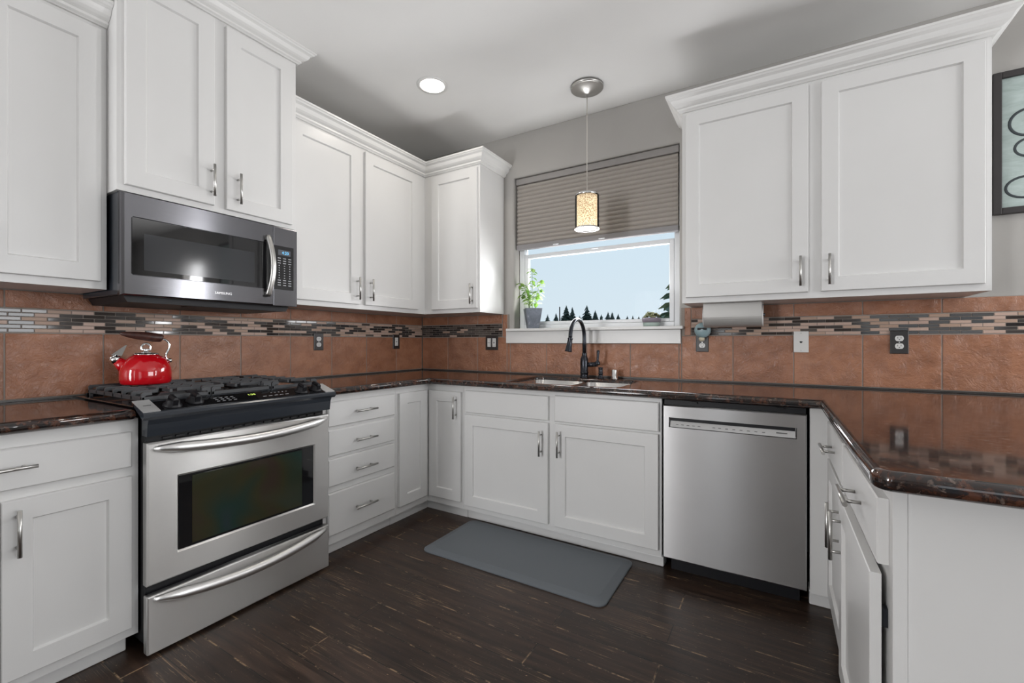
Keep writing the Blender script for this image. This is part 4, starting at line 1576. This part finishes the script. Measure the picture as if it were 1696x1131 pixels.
rnd = random.Random(21)
bs, bf = B(), B()
tops = [(-.115, .02, .215, 9), (-.055, -.02, .155, 6), (-.005, 0, .315, 9), (.075, .005, .225, 9), (.03, -.025, .13, 6), (-.085, -.01, .12, 6), (.055, .02, .15, 5)]
for (dx, dy, h, nl) in tops:
    base = Vector((c_.x + dx * .2, c_.y + dy, z0 + .137))
    top = Vector((c_.x + dx, c_.y + dy, z0 + .137 + h))
    ctrl = Vector((c_.x + dx * .35, c_.y + dy, z0 + .137 + h * .65))
    pts = [base * (1 - t) ** 2 + ctrl * 2 * t * (1 - t) + top * t * t for t in [k / 8 for k in range(9)]]
    bs.tube(pts, [.0022 - .0001 * k for k in range(9)], 6)
    for k in range(nl):
        t = .30 + .70 * k / max(1, nl - 1)
        p = base * (1 - t) ** 2 + ctrl * 2 * t * (1 - t) + top * t * t
        for s_ in ((0, PI) if k % 2 else (PI / 2, 3 * PI / 2)):
            a = s_ + rnd.uniform(-.6, .6)
            d = Vector((math.cos(a), math.sin(a) * .55, rnd.uniform(-.75, .15)))
            if abs(d.y) > .2 and p.y + d.y * .05 > .085:
                d.y = -abs(d.y)
            leaf(bf, p, d, Vector((0, 0, 1)), rnd.uniform(.034, .056), rnd.uniform(.026, .038))
for v in bf.bm.verts:
    v.co.y = min(v.co.y, .092)
obj('stems', bs, M['stem'], pp)
lv = obj('leaves', bf, M['basil'], pp, 'oval light green leaves')

su = thing('potted_succulent', 'small succulent in a round lavender and mint bowl on the window stool', 'potted plant', (1.960, 0.04, 1.2572))
c_ = (1.958, 0.040)
b = B(); b.lathe([(.044, 1.2574), (.050, 1.259), (.054, 1.272), (.055, 1.284)], (*c_, 0), seg=36)
obj('bowl_base', b, M['mint'], su, 'mint green lower half')
b = B(); b.lathe([(.056, 1.2843), (.060, 1.298), (.060, 1.314), (.055, 1.314), (.053, 1.304)], (*c_, 0), seg=36)
obj('bowl_rim', b, M['clay'], su, 'lavender upper half')
b = B()
for k in range(46):
    a, r = rnd.uniform(0, 2 * PI), .048 * math.sqrt(rnd.random())
    p = Vector((c_[0] + r * math.cos(a), c_[1] + r * math.sin(a), 1.304 + .012))
    nl = 7
    hh = rnd.uniform(-.006, .008) + .030 * (1 - (r / .048) ** 2)
    for q in range(nl):
        aa = 2 * PI * q / nl
        d = Vector((math.cos(aa), math.sin(aa), .8))
        d.normalize()
        c0 = p + Vector((0, 0, hh)) + d * .007
        b.sphere(c0, .0055, (1, 1, 1), 6, 4)
for v in b.bm.verts:
    v.co.y = min(v.co.y, .094)
obj('rosettes', b, M['succ'], su, 'dusty green fleshy rosettes')

# ================================================================== FRAMED SIGN
sg = thing('framed_sign', 'weathered pale teal sign with black script in a dark frame at the right edge', 'sign', (3.9, 0, 1.745))
SF = FB(W)
su0, su1, sv0, sv1 = 3.522, 4.30, 1.745, 2.400
b = B()
fw_ = .030
fbox(b, SF, su0, su0 + fw_, sv0, sv1, .0005, .024, .003); fbox(b, SF, su1 - fw_, su1, sv0, sv1, .0005, .024, .003)
fbox(b, SF, su0 + fw_, su1 - fw_, sv0, sv0 + fw_, .0005, .024, .003); fbox(b, SF, su0 + fw_, su1 - fw_, sv1 - fw_, sv1, .0005, .024, .003)
obj('frame', b, M['frame'], sg)
obj('board', fbox(B(), SF, su0 + fw_ - .002, su1 - fw_ + .002, sv0 + fw_ - .002, sv1 - fw_ + .002, .002, .012), M['sign'], sg)
b = B()
def stroke(pts, w_):
    b.tube([SF.p(u, v, .0128) for u, v in pts], w_, 8, 0.25, (0, -1, 0))
def arc(cu, cv, ru, rv, a0, a1, n_=20):
    return [(cu + ru * math.cos(math.radians(a0 + (a1 - a0) * k / n_)), cv + rv * math.sin(math.radians(a0 + (a1 - a0) * k / n_))) for k in range(n_ + 1)]
stroke(arc(3.640, 2.155, .062, .060, 60, 330), .0055)
stroke(arc(3.650, 2.040, .055, .042, 70, 300), .0050)
stroke(arc(3.632, 1.862, .066, .048, 40, 330) + [(3.72, 1.89)], .0050)
obj('script', b, M['ink'], sg, 'black script lettering')


# ================================================================== OUTSIDE
def fir(x, y, ztop, zbot, rmax, label, seed, m=None, layers=50, slope=0.55, group='distant firs beyond the window'):
    r_ = random.Random(seed)
    t_ = thing('fir_tree', label, 'tree', (x, y, zbot), group)
    H_ = ztop - zbot
    obj('trunk', B().cyl((x, y, zbot), (x, y, ztop - H_ * .04), H_ * .018, H_ * .004, 8), M['bark'], t_)
    b = B()
    for k in range(layers):
        f = k / (layers - 1)
        z = zbot + H_ * (.06 + .93 * f)
        R_ = min(rmax, slope * H_ * (1 - f)) * r_.uniform(.72, 1.1) + rmax * .05
        nb = 9 if f < .8 else 6
        for q in range(nb):
            a = 2 * PI * (q + r_.random() * .8) / nb
            L = R_ * r_.uniform(.65, 1.15)
            d = Vector((math.cos(a), math.sin(a), 0)); s_ = Vector((-d.y, d.x, 0))
            p = Vector((x, y, z)); w_ = L * .30
            dz = -L * r_.uniform(.18, .42)
            up = Vector((0, 0, H_ * .018))
            tip = p + d * L + Vector((0, 0, dz))
            b.poly([p + up, p + d * L * .55 + s_ * w_ + Vector((0, 0, dz * .5)), tip, p + d * L * .55 + Vector((0, 0, dz * .3)) + up])
            b.poly([p + up, p + d * L * .55 + Vector((0, 0, dz * .3)) + up, tip, p + d * L * .55 - s_ * w_ + Vector((0, 0, dz * .5))])
    obj('needles', b, m or M['fir'], t_)
    return t_


from math import cos, sin
def ray_at(pxx, depth):
    """ground point seen in picture column pxx at a given forward distance"""
    r = (pxx - 848) / 730.9 * depth
    c, s = cos(.5402), sin(.5402)
    return (2.6618 - s * depth + c * r, -2.912 + c * depth + s * r)


def z_at(pyy, depth):
    return 1.1598 - (pyy - 565.4) / 730.9 * depth


FIRS = [(907, 521, 55, 11), (921, 519, 60, 10), (938, 506, 62, 13), (948, 509, 58, 13), (972, 506, 60, 14), (986, 514, 63, 12), (996, 521, 66, 11),
        (1007, 517, 61, 12), (1014, 517, 64, 12), (1024, 520, 60, 10), (1039, 523, 68, 8), (1048, 523, 66, 8), (1058, 524, 70, 8), (960, 523, 66, 8)]
WHERE = ['first dark fir just right of the zinc pot, beyond the window', 'low fir just left of the utility pole beyond the window', 'tall dense fir directly right of the utility pole',
         'ragged fir between the dense fir and the faucet top', 'broad tall fir rising just right of the faucet arch', 'slim fir second right of the faucet top',
         'low bushy fir third right of the faucet top', 'left one of the paired firs right of the faucet', 'right one of the paired firs right of the faucet', 'single fir midway between faucet and succulent',
         'small distant fir left of the succulent, leftmost of three', 'small distant fir left of the succulent, middle of three', 'small distant fir touching the left rim of the succulent bowl', 'tiny fir hidden low behind the faucet arch']
LV = (47, 60, 75, 92, 111, 132)
for k, (pxx, pyy, dep, wpx) in enumerate(FIRS):
    dep = LV[k % 6] + k * .4
    x, y = ray_at(pxx, dep)
    fir(x, y, z_at(pyy, dep), -2.499, wpx / 730.9 * dep * 1.0, WHERE[k], 50 + k)
x, y = ray_at(1118, 13)
fir(x, y, z_at(440, 13), -2.499, 1.1, 'near fir with drooping branches at the right side of the window', 90, M['firlit'], 21, 0.5, 'near fir')
x, y = ray_at(927, 52)
tag(obj('utility_pole', B().cyl((x, y, -2.499), (x, y, z_at(508, 52)), .09, .07, 10), M['bark']), 'thin utility pole among the distant firs', 'pole')
